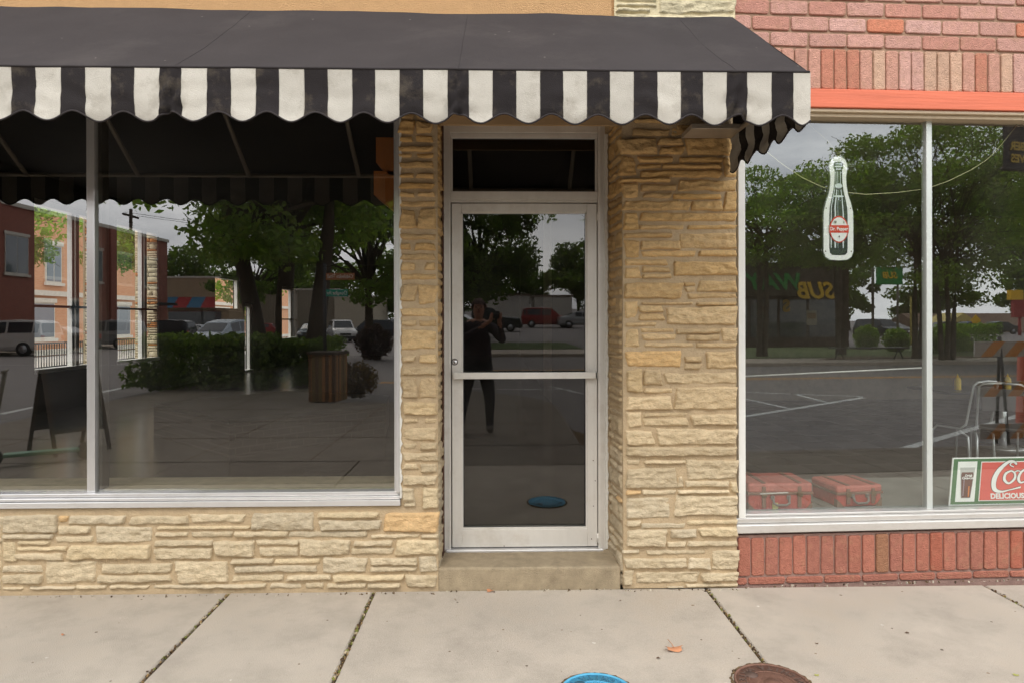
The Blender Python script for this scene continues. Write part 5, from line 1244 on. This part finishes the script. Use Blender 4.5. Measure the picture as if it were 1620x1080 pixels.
# script wordmark drawn with swelling strokes
def stroke(mb, pts, ws, y, mi=0, n=10):
    P_ = []
    for i in range(len(pts)-1):                 # catmull-rom
        p0, p1, p2, p3 = [Vector(pts[max(0, min(len(pts)-1, k))]) for k in (i-1, i, i+1, i+2)]
        for q in range(n):
            t = q/n; P_.append((.5*((2*p1)+(-p0+p2)*t+(2*p0-5*p1+4*p2-p3)*t*t+(-p0+3*p1-3*p2+p3)*t**3), ws[i]+(ws[i+1]-ws[i])*t))
    P_.append((Vector(pts[-1]), ws[-1]))
    vs = []
    for i, (p, w_) in enumerate(P_):
        d = (P_[min(i+1, len(P_)-1)][0]-P_[max(i-1, 0)][0]); d = d.normalized() if d.length > 0 else Vector((1, 0)); nn = Vector((-d.y, d.x))*w_/2
        a, b = p+nn, p-nn; vs += [(a.x+sk*a.y/Hs, y, a.y), (b.x+sk*b.y/Hs, y, b.y)]
    mb.add(vs, [(2*i, 2*i+1, 2*i+3, 2*i+2) for i in range(len(P_)-1)], mi)
def wordmark(mb0, add, y):
    k = add*.9; n0 = len(mb0.v); mb = mb0
    stroke(mb, [(.352, .222), (.330, .236), (.346, .250), (.366, .238), (.352, .252), (.318, .250), (.270, .205), (.246, .150), (.252, .098), (.290, .082), (.340, .092), (.400, .106)], [.006+k, .006+k, .007+k, .010+k, .012+k, .016+k, .024+k, .027+k, .024+k, .012+k, .006+k, .010+k], y)
    def o(cx, cz, r): stroke(mb, [(cx+.006, cz+r), (cx-r*.7, cz+r*.55), (cx-r*.85, cz-r*.4), (cx-r*.1, cz-r), (cx+r*.75, cz-r*.25), (cx+r*.7, cz+r*.6), (cx+.004, cz+r)], [.008+k, .014+k, .016+k, .010+k, .014+k, .010+k, .008+k], y)
    o(.335, .165, .036); stroke(mb, [(.355, .19), (.375, .200), (.392, .196)], [.006+k, .006+k, .005+k], y)
    stroke(mb, [(.425, .190), (.410, .203), (.390, .180), (.385, .150), (.400, .132), (.430, .142)], [.012+k, .010+k, .014+k, .016+k, .010+k, .006+k], y)
    o(.462, .165, .034); stroke(mb, [(.498, .200), (.492, .160), (.500, .134), (.520, .142)], [.012+k, .014+k, .010+k, .005+k], y)
    stroke(mb, [(.525, .165), (.550, .168)], [.012+k, .012+k], y)
    stroke(mb, [(.655, .235), (.640, .245), (.600, .230), (.572, .185), (.568, .145), (.590, .128), (.640, .140)], [.010+k, .012+k, .018+k, .024+k, .022+k, .012+k, .006+k], y)
    o(.640, .165, .034); stroke(mb, [(.715, .245), (.690, .200), (.682, .150), (.698, .134), (.715, .142)], [.006+k, .014+k, .016+k, .010+k, .005+k], y)
    o(.750, .165, .034); stroke(mb, [(.786, .200), (.780, .160), (.788, .134), (.808, .142)], [.012+k, .014+k, .010+k, .005+k], y)
def grow(mb):
    for i, (x, yy_, z) in enumerate(mb.v):
        xx = x-sk*z/Hs; z2 = .082+(z-.082)*1.08; mb.v[i] = (.262+(xx-.232)*1.16+sk*z2/Hs, yy_, z2)
mb = MB(); wordmark(mb, .006, -.0048); grow(mb); mb.build('wordmark_shadow', M_outl, e)
mb = MB(); wordmark(mb, 0, -.0062); grow(mb); mb.build('wordmark', M_sw, e)

# bottle sign hanging behind the glass
bd_ = GR+.05
tu, tz = rl(1326, 247, bd_); bu, bz = rl(1326, 413, bd_); Hb = tz-bz
e2 = bpy.data.objects.new('bottle_sign', None); COL.objects.link(e2); e2.matrix_world = frameR(tu, bd_, bz); tag(e2, 'white edged bottle shaped soda sign hanging in the window', 'advertising sign')
half = [(0, 0), (.060, .004), (.088, .022), (.100, .055), (.1, .25), (.098, .31), (.086, .36), (.066, .42), (.056, .48), (.054, .53), (.060, .57), (.062, .605), (.050, .638), (.028, .655), (0, .660)]
half = [(x*.98, z*Hb/.66) for x, z in half]
def outline(inset):
    out = []
    for x, z in half:
        zz = inset+(z)*(Hb-2*inset)/Hb; out.append((max(x-inset, 0) if x > 0 else 0, zz))
    return out+[(-x, z) for x, z in out[::-1][1:-1]]
mb = MB(); mb.prism(outline(0), 0, .012); mb.build('backplate', mat('sign_edge', srgb(112, 118, 112), rough=.4), e2)
mb = MB(); mb.prism(outline(.004), -.0015, 0); mb.build('white_face', M_sw, e2)
bh = [(0, .035), (.040, .037), (.055, .05), (.058, .08), (.058, .28), (.056, .33), (.046, .385), (.032, .44), (.025, .50), (.023, .55), (.024, .575), (.030, .58), (.030, .61), (.022, .620), (0, .622)]
bh = [(x, z*Hb/.66) for x, z in bh]; mb = MB(); mb.prism(bh+[(-x, z) for x, z in bh[::-1][1:-1]], -.003, -.0015, 0)
def hw(z):
    for (x0, z0), (x1, z1) in zip(bh, bh[1:]):
        if z0 <= z <= z1 and z1 > z0: return x0+(x1-x0)*(z-z0)/(z1-z0)
    return .02
cols = [(-.82, .10, 1), (-.62, .10, 2), (-.38, .16, 1), (.30, .07, 2), (.50, .13, 1), (.80, .09, 2), (-.08, .08, 3)]
for (f, w_, mi) in cols:
    zz = [.06+.5*k/24 for k in range(25)]
    zz = [z*Hb/.66 for z in zz if z > .06]
    L_ = [(f*hw(z)-w_*hw(z)/2*(1+.3*math.sin(z*60)), z) for z in zz]; R_ = [(f*hw(z)+w_*hw(z)/2*(1+.3*math.sin(z*45+2)), z) for z in zz]
    vs = [(x, -.0036, z) for x, z in L_]+[(x, -.0036, z) for x, z in R_]; n = len(L_); mb.add(vs, [(i, i+n, i+n+1, i+1) for i in range(n-1)], mi)
for (z, h_, mi) in ((.607, .012, 3), (.592, .010, 1), (.575, .005, 1), (.470, .03, 1), (.452, .012, 2), (.405, .012, 1)):
    z *= Hb/.66; w_ = hw(z)*.85; mb.prism([(w_*math.cos(a*.5), z+h_/2*math.sin(a*.5)) for a in range(13)], -.0046, -.0036, mi)
mb.build('bottle_print', [mat('bottle_dark', srgb(44, 52, 48), rough=.4, var=.2, vs=30), mat('bottle_light', srgb(214, 222, 220), rough=.4), M_black, mat('bottle_mid', srgb(140, 152, 150), rough=.4)], e2)
lc_ = .198*Hb/.66
mb = MB(); mb.prism([(.060*math.cos(a*.2618), lc_+.083*math.sin(a*.2618)) for a in range(24)], -.0062, -.0048, 0)
mb.build('label_edge', mat('label_red', srgb(214, 52, 44), rough=.4), e2)
mb = MB(); mb.prism([(.054*math.cos(a*.2618), lc_-.002+.075*math.sin(a*.2618)) for a in range(24)], -.0078, -.0063, 0); mb.build('label_oval', M_sw, e2)
mb = MB(); mb.prism([(-.061, lc_-.022), (.061, lc_-.022), (.062, lc_+.024), (-.062, lc_+.024)], -.0092, -.0079, 0); mb.build('label_band', MATS['label_red'], e2)
def bt(s, x, z, size, m, bold=0, sx=1): text_mesh('label_lettering', s, size, m, Matrix.Translation((x, -.0102, z)) @ Matrix.Rotation(R(90), 4, 'X'), e2, .0005, 'CENTER', bold, 0, sx)
bt('Dr. Pepper', 0, lc_+.001, .030, M_sw, .0006, .84); bt('10', -.027, lc_+.043, .02, M_outl, .0004); bt('2', .029, lc_+.043, .02, M_outl, .0004); bt('4', 0, lc_-.046, .02, M_outl, .0004)
mb = MB()
for (x, z) in ((-.078, .33), (.078, .33), (-.082, .06), (.082, .06)): mb.cyl((x, -.003, z*Hb/.66), (x, -.0015, z*Hb/.66), .004, 10)
mb.build('screw', M_pole, e2)
M_str = mat('twine', srgb(196, 190, 150), rough=.8)
e3 = bpy.data.objects.new('sign_cord', None); COL.objects.link(e3); tag(e3, 'forked pale cord holding up the bottle sign', 'cord'); e3.location = L2W(tu, bd_, tz)
mb = MB(); o0 = e3.location
tl_ = L2W(*(lambda q: (q[0], bd_, q[1]))(rl(1308, 222, bd_))); tr_ = L2W(*(lambda q: (q[0], bd_, q[1]))(rl(1333, 238, bd_)))
hk = Vector(o0)+Vector((0, 0, .012))
mb.tube([tl_-o0, hk-o0], .0016, 5); mb.tube([tr_-o0, hk-o0], .0016, 5)
top1 = L2W(*(lambda q: (q[0], bd_, q[1]))(rl(1262, 182, bd_))); mb.tube([tl_-o0, top1-o0], .0010, 4)
mb.tube([hk+Vector((.01*math.cos(a), -.004, .01*math.sin(a)-.004))-o0 for a in [i*.7 for i in range(10)]], .0013, 5)
mb.build('cord', M_str, e3)
e3 = bpy.data.objects.new('string_of_wire', None); COL.objects.link(e3); tag(e3, 'long drooping pale wire strung across inside the right window', 'wire')
mb = MB(); wire = [(1180, 205), (1212, 240), (1240, 262), (1270, 282), (1300, 296), (1330, 304), (1370, 308), (1420, 305), (1466, 299), (1500, 287), (1535, 270), (1560, 254), (1575, 240), (1590, 222), (1625, 178)]
mb.tube([L2W(*(lambda q: (q[0], bd_+.03, q[1]))(rl(a, b, bd_+.03))) for a, b in wire], .0022, 5); mb.build('cord', M_str, e3)
e3 = empty('white_edge_strip', 'thin white strip running behind the glass above the suitcases', 'strip')
mb = MB(); a, b = rl(1170, 595, 1.1), rl(1466, 581, 1.1); mb.tube([L2W(a[0], 1.1, a[1]), L2W(b[0], 1.1, b[1])], .006, 6); mb.build('strip', M_white2, e3)
# café table, condiments, chairs
def W(px, py, dep): u, z = rl(px, py, dep); return u, z
TD = 3.85
u1_, ztab = W(1515, 616, TD); ztab = max(.72, min(.8, ztab))
e4 = bpy.data.objects.new('cafe_table', None); COL.objects.link(e4); e4.matrix_world = frameR(u1_+.45, TD+.1, 0); tag(e4, 'dark topped café table inside the right window', 'table')
mb = MB(); mb.box(-.75, 1.1, -.35, .4, ztab-.03, ztab, bev=.005); mb.build('tabletop', mat('table_dark', srgb(60, 54, 50), rough=.35), e4)
mb = MB(); mb.cyl((0.2, 0, 0), (0.2, 0, ztab-.03), .04, 12); mb.build('leg', M_alu, e4); mb = MB(); mb.cyl((0.2, 0, 0), (0.2, 0, .03), .25, 20); mb.build('foot', M_alu, e4)
M_must = mat('mustard_yellow', srgb(255, 215, 50), rough=.4)
for i, (px, lab) in enumerate(((1515, 'yellow squeeze bottle standing nearest the window mullion'), (1594, 'yellow squeeze bottle standing at the right end of the table'))):
    u, _ = W(px, 610, TD); e5 = bpy.data.objects.new('squeeze_bottle', None); COL.objects.link(e5); e5.matrix_world = frameR(u, TD, ztab); tag(e5, lab, 'bottle', 'condiment bottles on the café table')
    mb = MB(); mb.tube([(0, 0, 0), (0, 0, .005), (0, 0, .12), (0, 0, .135), (0, 0, .14)], [.034, .037, .037, .028, .026], 16); mb.build('body', M_must, e5)
    mb = MB(); mb.tube([(0, 0, .139), (0, 0, .15), (0, 0, .19)], [.028, .014, .004], 12); mb.build('nozzle', M_must, e5)
M_chrome = mat('chrome', srgb(235, 235, 232), rough=.2, metal=.35, var=0)
def cafe_chair(label, u, dep, rz):
    e = bpy.data.objects.new('cafe_chair', None); COL.objects.link(e); e.matrix_world = frameR(u, dep, 0, rz); tag(e, label, 'chair', 'chrome café chairs')
    mb = MB()
    for s in (-1, 1):
        mb.tube([(s*.2, -.19, 0), (s*.2, -.17, .40), (s*.2, -.12, .455), (s*.2, .12, .45), (s*.2, .18, .5), (s*.19, .25, .9), (s*.15, .26, .93), (0, .265, .94)], .0125, 8)
        mb.tube([(s*.2, .22, 0), (s*.2, .20, .38), (s*.2, .1, .44)], .0125, 8)
    mb.build('tube_frame', M_chrome, e)
    mb = MB(); mb.box(-.2, .2, -.2, .18, .455, .49, bev=.012); mb.build('seat', mat('seat_grey', srgb(90, 84, 80), rough=.5), e)
    mb = MB(); mb.box(-.17, .17, .225, .245, .66, .88, bev=.008); mb.build('backrest', MATS['seat_grey'], e)
cafe_chair('chrome framed chair at the near left side of the café table', W(1515, 700, TD-.9)[0], TD-.95, R(200))
cafe_chair('chrome framed chair at the near right side of the café table', W(1590, 700, TD-1.3)[0], TD-1.2, R(150))

# ================================================================== PAVEMENT LIDS AND LITTER
def lid(label, px, py, m, txt, rr, rot, colr2):
    p = P(px, py, z=0); e = empty('meter_lid', label, 'utility cover', (p.x, p.y-rr, .0015), rot)
    mb = MB(); mb.tube([(0, 0, -.02), (0, 0, .004)], rr, 48, cap=True)
    ringp = [(rr*.97*math.cos(a*.1309), rr*.97*math.sin(a*.1309), .005) for a in range(49)]; mb.tube(ringp, .006, 6)
    ringp = [(rr*.60*math.cos(a*.1309), rr*.60*math.sin(a*.1309), .0045) for a in range(49)]; mb.tube(ringp, .003, 5)
    for k in range(60):
        a = k*.1047; mb.box(rr*.30, rr*.56, -.002, .002, .004, .006, M=Matrix.Rotation(a, 4, 'Z'))
    mb.cyl((0, 0, .004), (0, 0, .007), rr*.22, 24)
    mb.build('disc', m, e)
    mb = MB(); rq = random.Random(len(txt)); mb.tube([((rr+.006+rq.uniform(0, .008))*math.cos(a*.0785), (rr+.006+rq.uniform(0, .008))*math.sin(a*.0785), -.001) for a in range(81)], [rq.uniform(.003, .009) for _ in range(81)], 5); mb.build('dirt_collar', M_joint, e)
    n = len(txt)
    for i, ch in enumerate(txt):
        if ch == ' ': continue
        a = R(90)+(i-(n-1)/2)*R(15.5); q = Vector((math.cos(a), math.sin(a), 0))*rr*.785
        text_mesh('raised_letter', ch, rr*.26, colr2, Matrix.Translation((q.x, q.y, .006)) @ Matrix.Rotation(a+R(90), 4, 'Z'), e, .0012, bold=.001)
    mb = MB(); mb.tube([(-rr*.42, rr*.42, .003), (-rr*.42, rr*.42, .0075)], rr*.17, 20); mb.build('finger_cap', colr2, e)
    return e
M_bl = mat('blue_paint_metal', srgb(86, 168, 200), rough=.6, var=.12, vs=20, bump=.5, bs=160, stain=.3, ss=14, stain_col=srgb(70, 110, 130)); M_bl2 = mat('blue_letter', srgb(58, 110, 134), rough=.6)
M_rs = mat('rusty_iron', srgb(128, 94, 78), rough=.75, metal=.3, var=.2, vs=20, bump=.5, bs=160, stain=.4, ss=14, stain_col=srgb(96, 74, 62)); M_rs2 = mat('rust_letter', srgb(92, 72, 62), rough=.7)
lid('round blue painted utility cover at the bottom edge of the pavement', 937, 1067, M_bl, 'WICHITA KS', .156, R(0), M_bl2)
lid('round brown rusty utility cover in the pavement near the long joint', 1200, 1052, M_rs, 'WICHITA WATER', .158, R(0), M_rs2)
rg = random.Random(12); mb = MB()
for k in range(46):
    x, y = rg.uniform(-3.2, 3.6), rg.uniform(-1.3, -.1); q = rg.uniform(.002, .009); n_ = 9
    vs = [(x, y, .0016)]+[(x+q*rg.uniform(.7, 1.2)*math.cos(a*.698), y+q*rg.uniform(.7, 1.2)*math.sin(a*.698), .0004) for a in range(n_)]
    mb.add(vs, [(0, a+1, (a+1) % n_+1) for a in range(n_)], 0, rg.choice([srgb(120, 106, 90), srgb(96, 84, 72), srgb(206, 200, 188), srgb(140, 122, 100)]))
for k in range(260):
    x = rg.uniform(-3.3, 4.2); yb = -.028 if x < CX1 else .02+(x-1.4)*.044-.02
    if sx0 < x < sx1: yb = -.01
    y = yb-abs(rg.gauss(0, .012)); q = rg.uniform(.001, .0042)
    M_ = Matrix.Translation((x, y, .0015)) @ Euler((rg.uniform(0, 3), rg.uniform(0, 3), rg.uniform(0, 3))).to_matrix().to_4x4()
    mb.box(-q*1.8, q*1.8, -q, q, -q*.5, q*.5, 0, rg.choice([srgb(110, 90, 62), srgb(84, 68, 50), srgb(180, 170, 150), srgb(200, 190, 170)]), M=M_)
tag(mb.build('pavement_crumbs', MATS['debris']), 'scattered crumbs, gum spots and grit on the pavement along the wall', 'debris', kind='stuff')
M_dl = mat('dry_leaf', srgb(188, 130, 92), rough=.8, var=.2, vs=30); M_dl2 = mat('dark_leaf', srgb(92, 66, 46), rough=.9, var=.2, vs=30)
def litter(name, label, px, py, s, m, seed, cat):
    p = P(px, py, z=0); rnd = random.Random(seed); mb = MB(); n = 11; vs = [(0, 0, s*.18)]
    for k in range(n):
        a = k*2*math.pi/n; rr = s*(1 if k % 2 else .72)*rnd.uniform(.8, 1.15); vs.append((rr*math.cos(a), rr*math.sin(a)*.62, max(.001, s*(.16+.22*math.sin(a*2+seed)))))
    mb.add(vs, [(0, k+1, (k+1) % n+1) for k in range(n)], 0, (1, 1, 1), True)
    if s > .03: mb.tube([(0, 0, s*.18), (-s*.1, s*.9, s*.2), (-s*.35, s*1.5, s*.3)], .0016, 5)
    o = mb.build(name, m, loc=(p.x, p.y, .002)); o.rotation_euler = (0, 0, rnd.uniform(-.5, .5)); tag(o, label, cat)
litter('fallen_leaf', 'curled orange brown leaf lying between the two round covers', 1067, 1028, .050, M_dl, 1, 'leaf')
litter('fallen_leaf', 'small brown leaf on the left pavement slab', 100, 1004, .014, M_dl, 2, 'leaf')
litter('fallen_leaf', 'brown leaf resting against the foot of the doorstep', 776, 935, .030, M_dl, 3, 'leaf')
litter('pebble', 'dark pebble just left of the curled leaf', 1042, 1041, .012, M_dl2, 4, 'pebble')
litter('pebble', 'dark speck of grit on the right pavement slab', 1435, 1001, .011, M_dl2, 5, 'pebble')
litter('pebble', 'tiny brown crumb beside the stone pillar foot', 981, 950, .009, M_dl2, 6, 'pebble')
litter('twig', 'short dark twig right of the long joint', 1292, 1018, .011, M_dl2, 7, 'twig')
litter('fallen_leaf', 'small yellow green leaf near the brown cover', 1292, 1068, .014, mat('green_leaf', srgb(160, 160, 80), rough=.8), 8, 'leaf')
litter('fallen_leaf', 'green brown leaf fragment at the right pavement edge', 1608, 1068, .016, MATS['green_leaf'], 9, 'leaf')

# ================================================================== PHOTOGRAPHER (seen only mirrored in the door)
def person():
    e = empty('person', 'person in dark shirt and trousers holding a camera up to the face', 'person', (-.26, -4.32, -.0))
    bm = bmesh.new(); lay = bm.verts.layers.skin.verify()
    V = {}
    def v(n, co, r, par=None):
        x = bm.verts.new(co); x[lay].radius = (r, r) if not isinstance(r, tuple) else r; V[n] = x
        if par: bm.edges.new((V[par], x))
        return x
    v('pelvis', (0, 0, .93), (.185, .13)); V['pelvis'][lay].use_root = True
    v('waist', (0, 0, 1.08), (.19, .13), 'pelvis'); v('chest', (0, .0, 1.28), (.20, .135), 'waist'); v('neckb', (0, 0, 1.43), (.10, .08), 'chest'); v('neck', (.01, .02, 1.49), .055, 'neckb')
    v('head1', (.02, .04, 1.57), (.075, .085), 'neck'); v('head2', (.02, .05, 1.66), (.082, .095), 'head1'); v('head3', (.02, .04, 1.715), (.05, .06), 'head2')
    for s, n in ((-1, 'l'), (1, 'r')):
        v('hip'+n, (s*.1, 0, .86), .115, 'pelvis'); v('knee'+n, (s*.13+(.03 if s > 0 else -.04), .03, .49), .08, 'hip'+n); v('calf'+n, (s*.14+(.02 if s > 0 else -.06), .0, .32), .068, 'knee'+n); v('ank'+n, (s*.15+(.01 if s > 0 else -.08), -.02, .09), .052, 'calf'+n)
        v('toe'+n, (s*.16+(.01 if s > 0 else -.09), .15, .045), .048, 'ank'+n)
        v('sh'+n, (s*.19, 0, 1.39), .075, 'neckb')
        ex_ = .26*s if s < 0 else .34; v('el'+n, (ex_, .13, 1.20), .055, 'sh'+n); v('wr'+n, (.26+s*.055-.03, .25, 1.47), .028, 'el'+n); v('palm'+n, (.25+s*.05-.01, .27, 1.53), (.034, .020), 'wr'+n)
        for k in range(4):
            bx = .25+s*.05-.01+(k-1.5)*.0*s; zz = 1.515+k*.017
            v('f%da%s' % (k, n), (.25+s*.065, .285, zz), .0095, 'palm'+n); v('f%db%s' % (k, n), (.25+s*.062, .315, zz+.004), .0085, 'f%da%s' % (k, n)); v('f%dc%s' % (k, n), (.25+s*.040, .330, zz+.002), .0075, 'f%db%s' % (k, n))
        v('tha'+n, (.25+s*.045, .26, 1.50), .010, 'palm'+n); v('thb'+n, (.25+s*.02, .27, 1.49), .009, 'tha'+n)
    me = bpy.data.meshes.new('tmp'); bm.to_mesh(me); bm.free(); o = bpy.data.objects.new('tmp', me); COL.objects.link(o)
    mo = o.modifiers.new('s', 'SKIN'); mo.use_smooth_shade = True; su = o.modifiers.new('u', 'SUBSURF'); su.levels = 1; su.render_levels = 1
    bpy.context.view_layer.update(); m2 = bpy.data.meshes.new_from_object(o.evaluated_get(bpy.context.evaluated_depsgraph_get())); bpy.data.objects.remove(o)
    m2.name = 'body'; m2.materials.clear()
    for m in (mat('skin', srgb(190, 140, 115), rough=.6), mat('shirt', srgb(66, 58, 62), rough=.9), mat('trousers', srgb(46, 44, 48), rough=.9), mat('shoes', srgb(96, 88, 80), rough=.7)): m2.materials.append(m)
    for p in m2.polygons:
        c = p.center; p.material_index = 3 if c.z < .11 else 2 if c.z < .98 else 1 if ((c.z < 1.455 and c.y < .16) or (c.z < 1.46 and c.y < .24)) and abs(c.x) < .5 else 0
        p.use_smooth = True
    b = bpy.data.objects.new('body', m2); COL.objects.link(b); b.parent = e
    mb = MB(); bm = bmesh.new(); bmesh.ops.create_icosphere(bm, subdivisions=3, radius=1)
    for q in bm.verts:
        n_ = noise.noise(q.co*3)*.05
        q.co = Vector((q.co.x*.098*(1+n_), q.co.y*.112*(1+n_)-.012, max(q.co.z, -.35 if q.co.y < .2 else .25)*.105*(1+n_)))
    mb.bm(bm, smooth=True, M=Matrix.Translation((.02, .045, 1.66))); mb.build('hair', mat('hair', srgb(70, 40, 32), rough=.8, var=.3, vs=30), e)
    for s in (-1, 1):
        mb = MB(); mb.tube([(.02+s*.032, .135, 1.645), (.02+s*.032, .142, 1.645)], [.011, .006], 10); mb.build('eye', M_black, e)
        mb = MB(); mb.tube([(.02+s*.09, .03, 1.625), (.02+s*.10, .03, 1.65), (.02+s*.09, .03, 1.675)], [.008, .014, .009], 8); mb.build('ear', MATS['skin'], e)
    mb = MB(); mb.tube([(.02, .13, 1.655), (.02, .155, 1.615), (.02, .14, 1.605)], [.008, .015, .010], 8); mb.build('nose', MATS['skin'], e)
    mb = MB(); mb.tube([(-.008, .132, 1.583), (.02, .14, 1.58), (.048, .132, 1.583)], [.004, .007, .004], 8); mb.build('mouth', mat('lips', srgb(150, 90, 80), rough=.6), e)
    return e
person()
t = empty('handheld_camera', 'black camera with short lens held in both hands', 'camera', (0, -4.06, 1.54))
mb = MB(); mb.box(-.06, .06, -.03, .02, -.04, .035, bev=.008); mb.box(-.025, .025, -.02, .015, .03, .055, bev=.006); mb.build('body', M_black, t)
mb = MB(); mb.tube([(0, .02, 0), (0, .06, 0)], [.032, .034], 20); mb.build('lens', M_black, t)
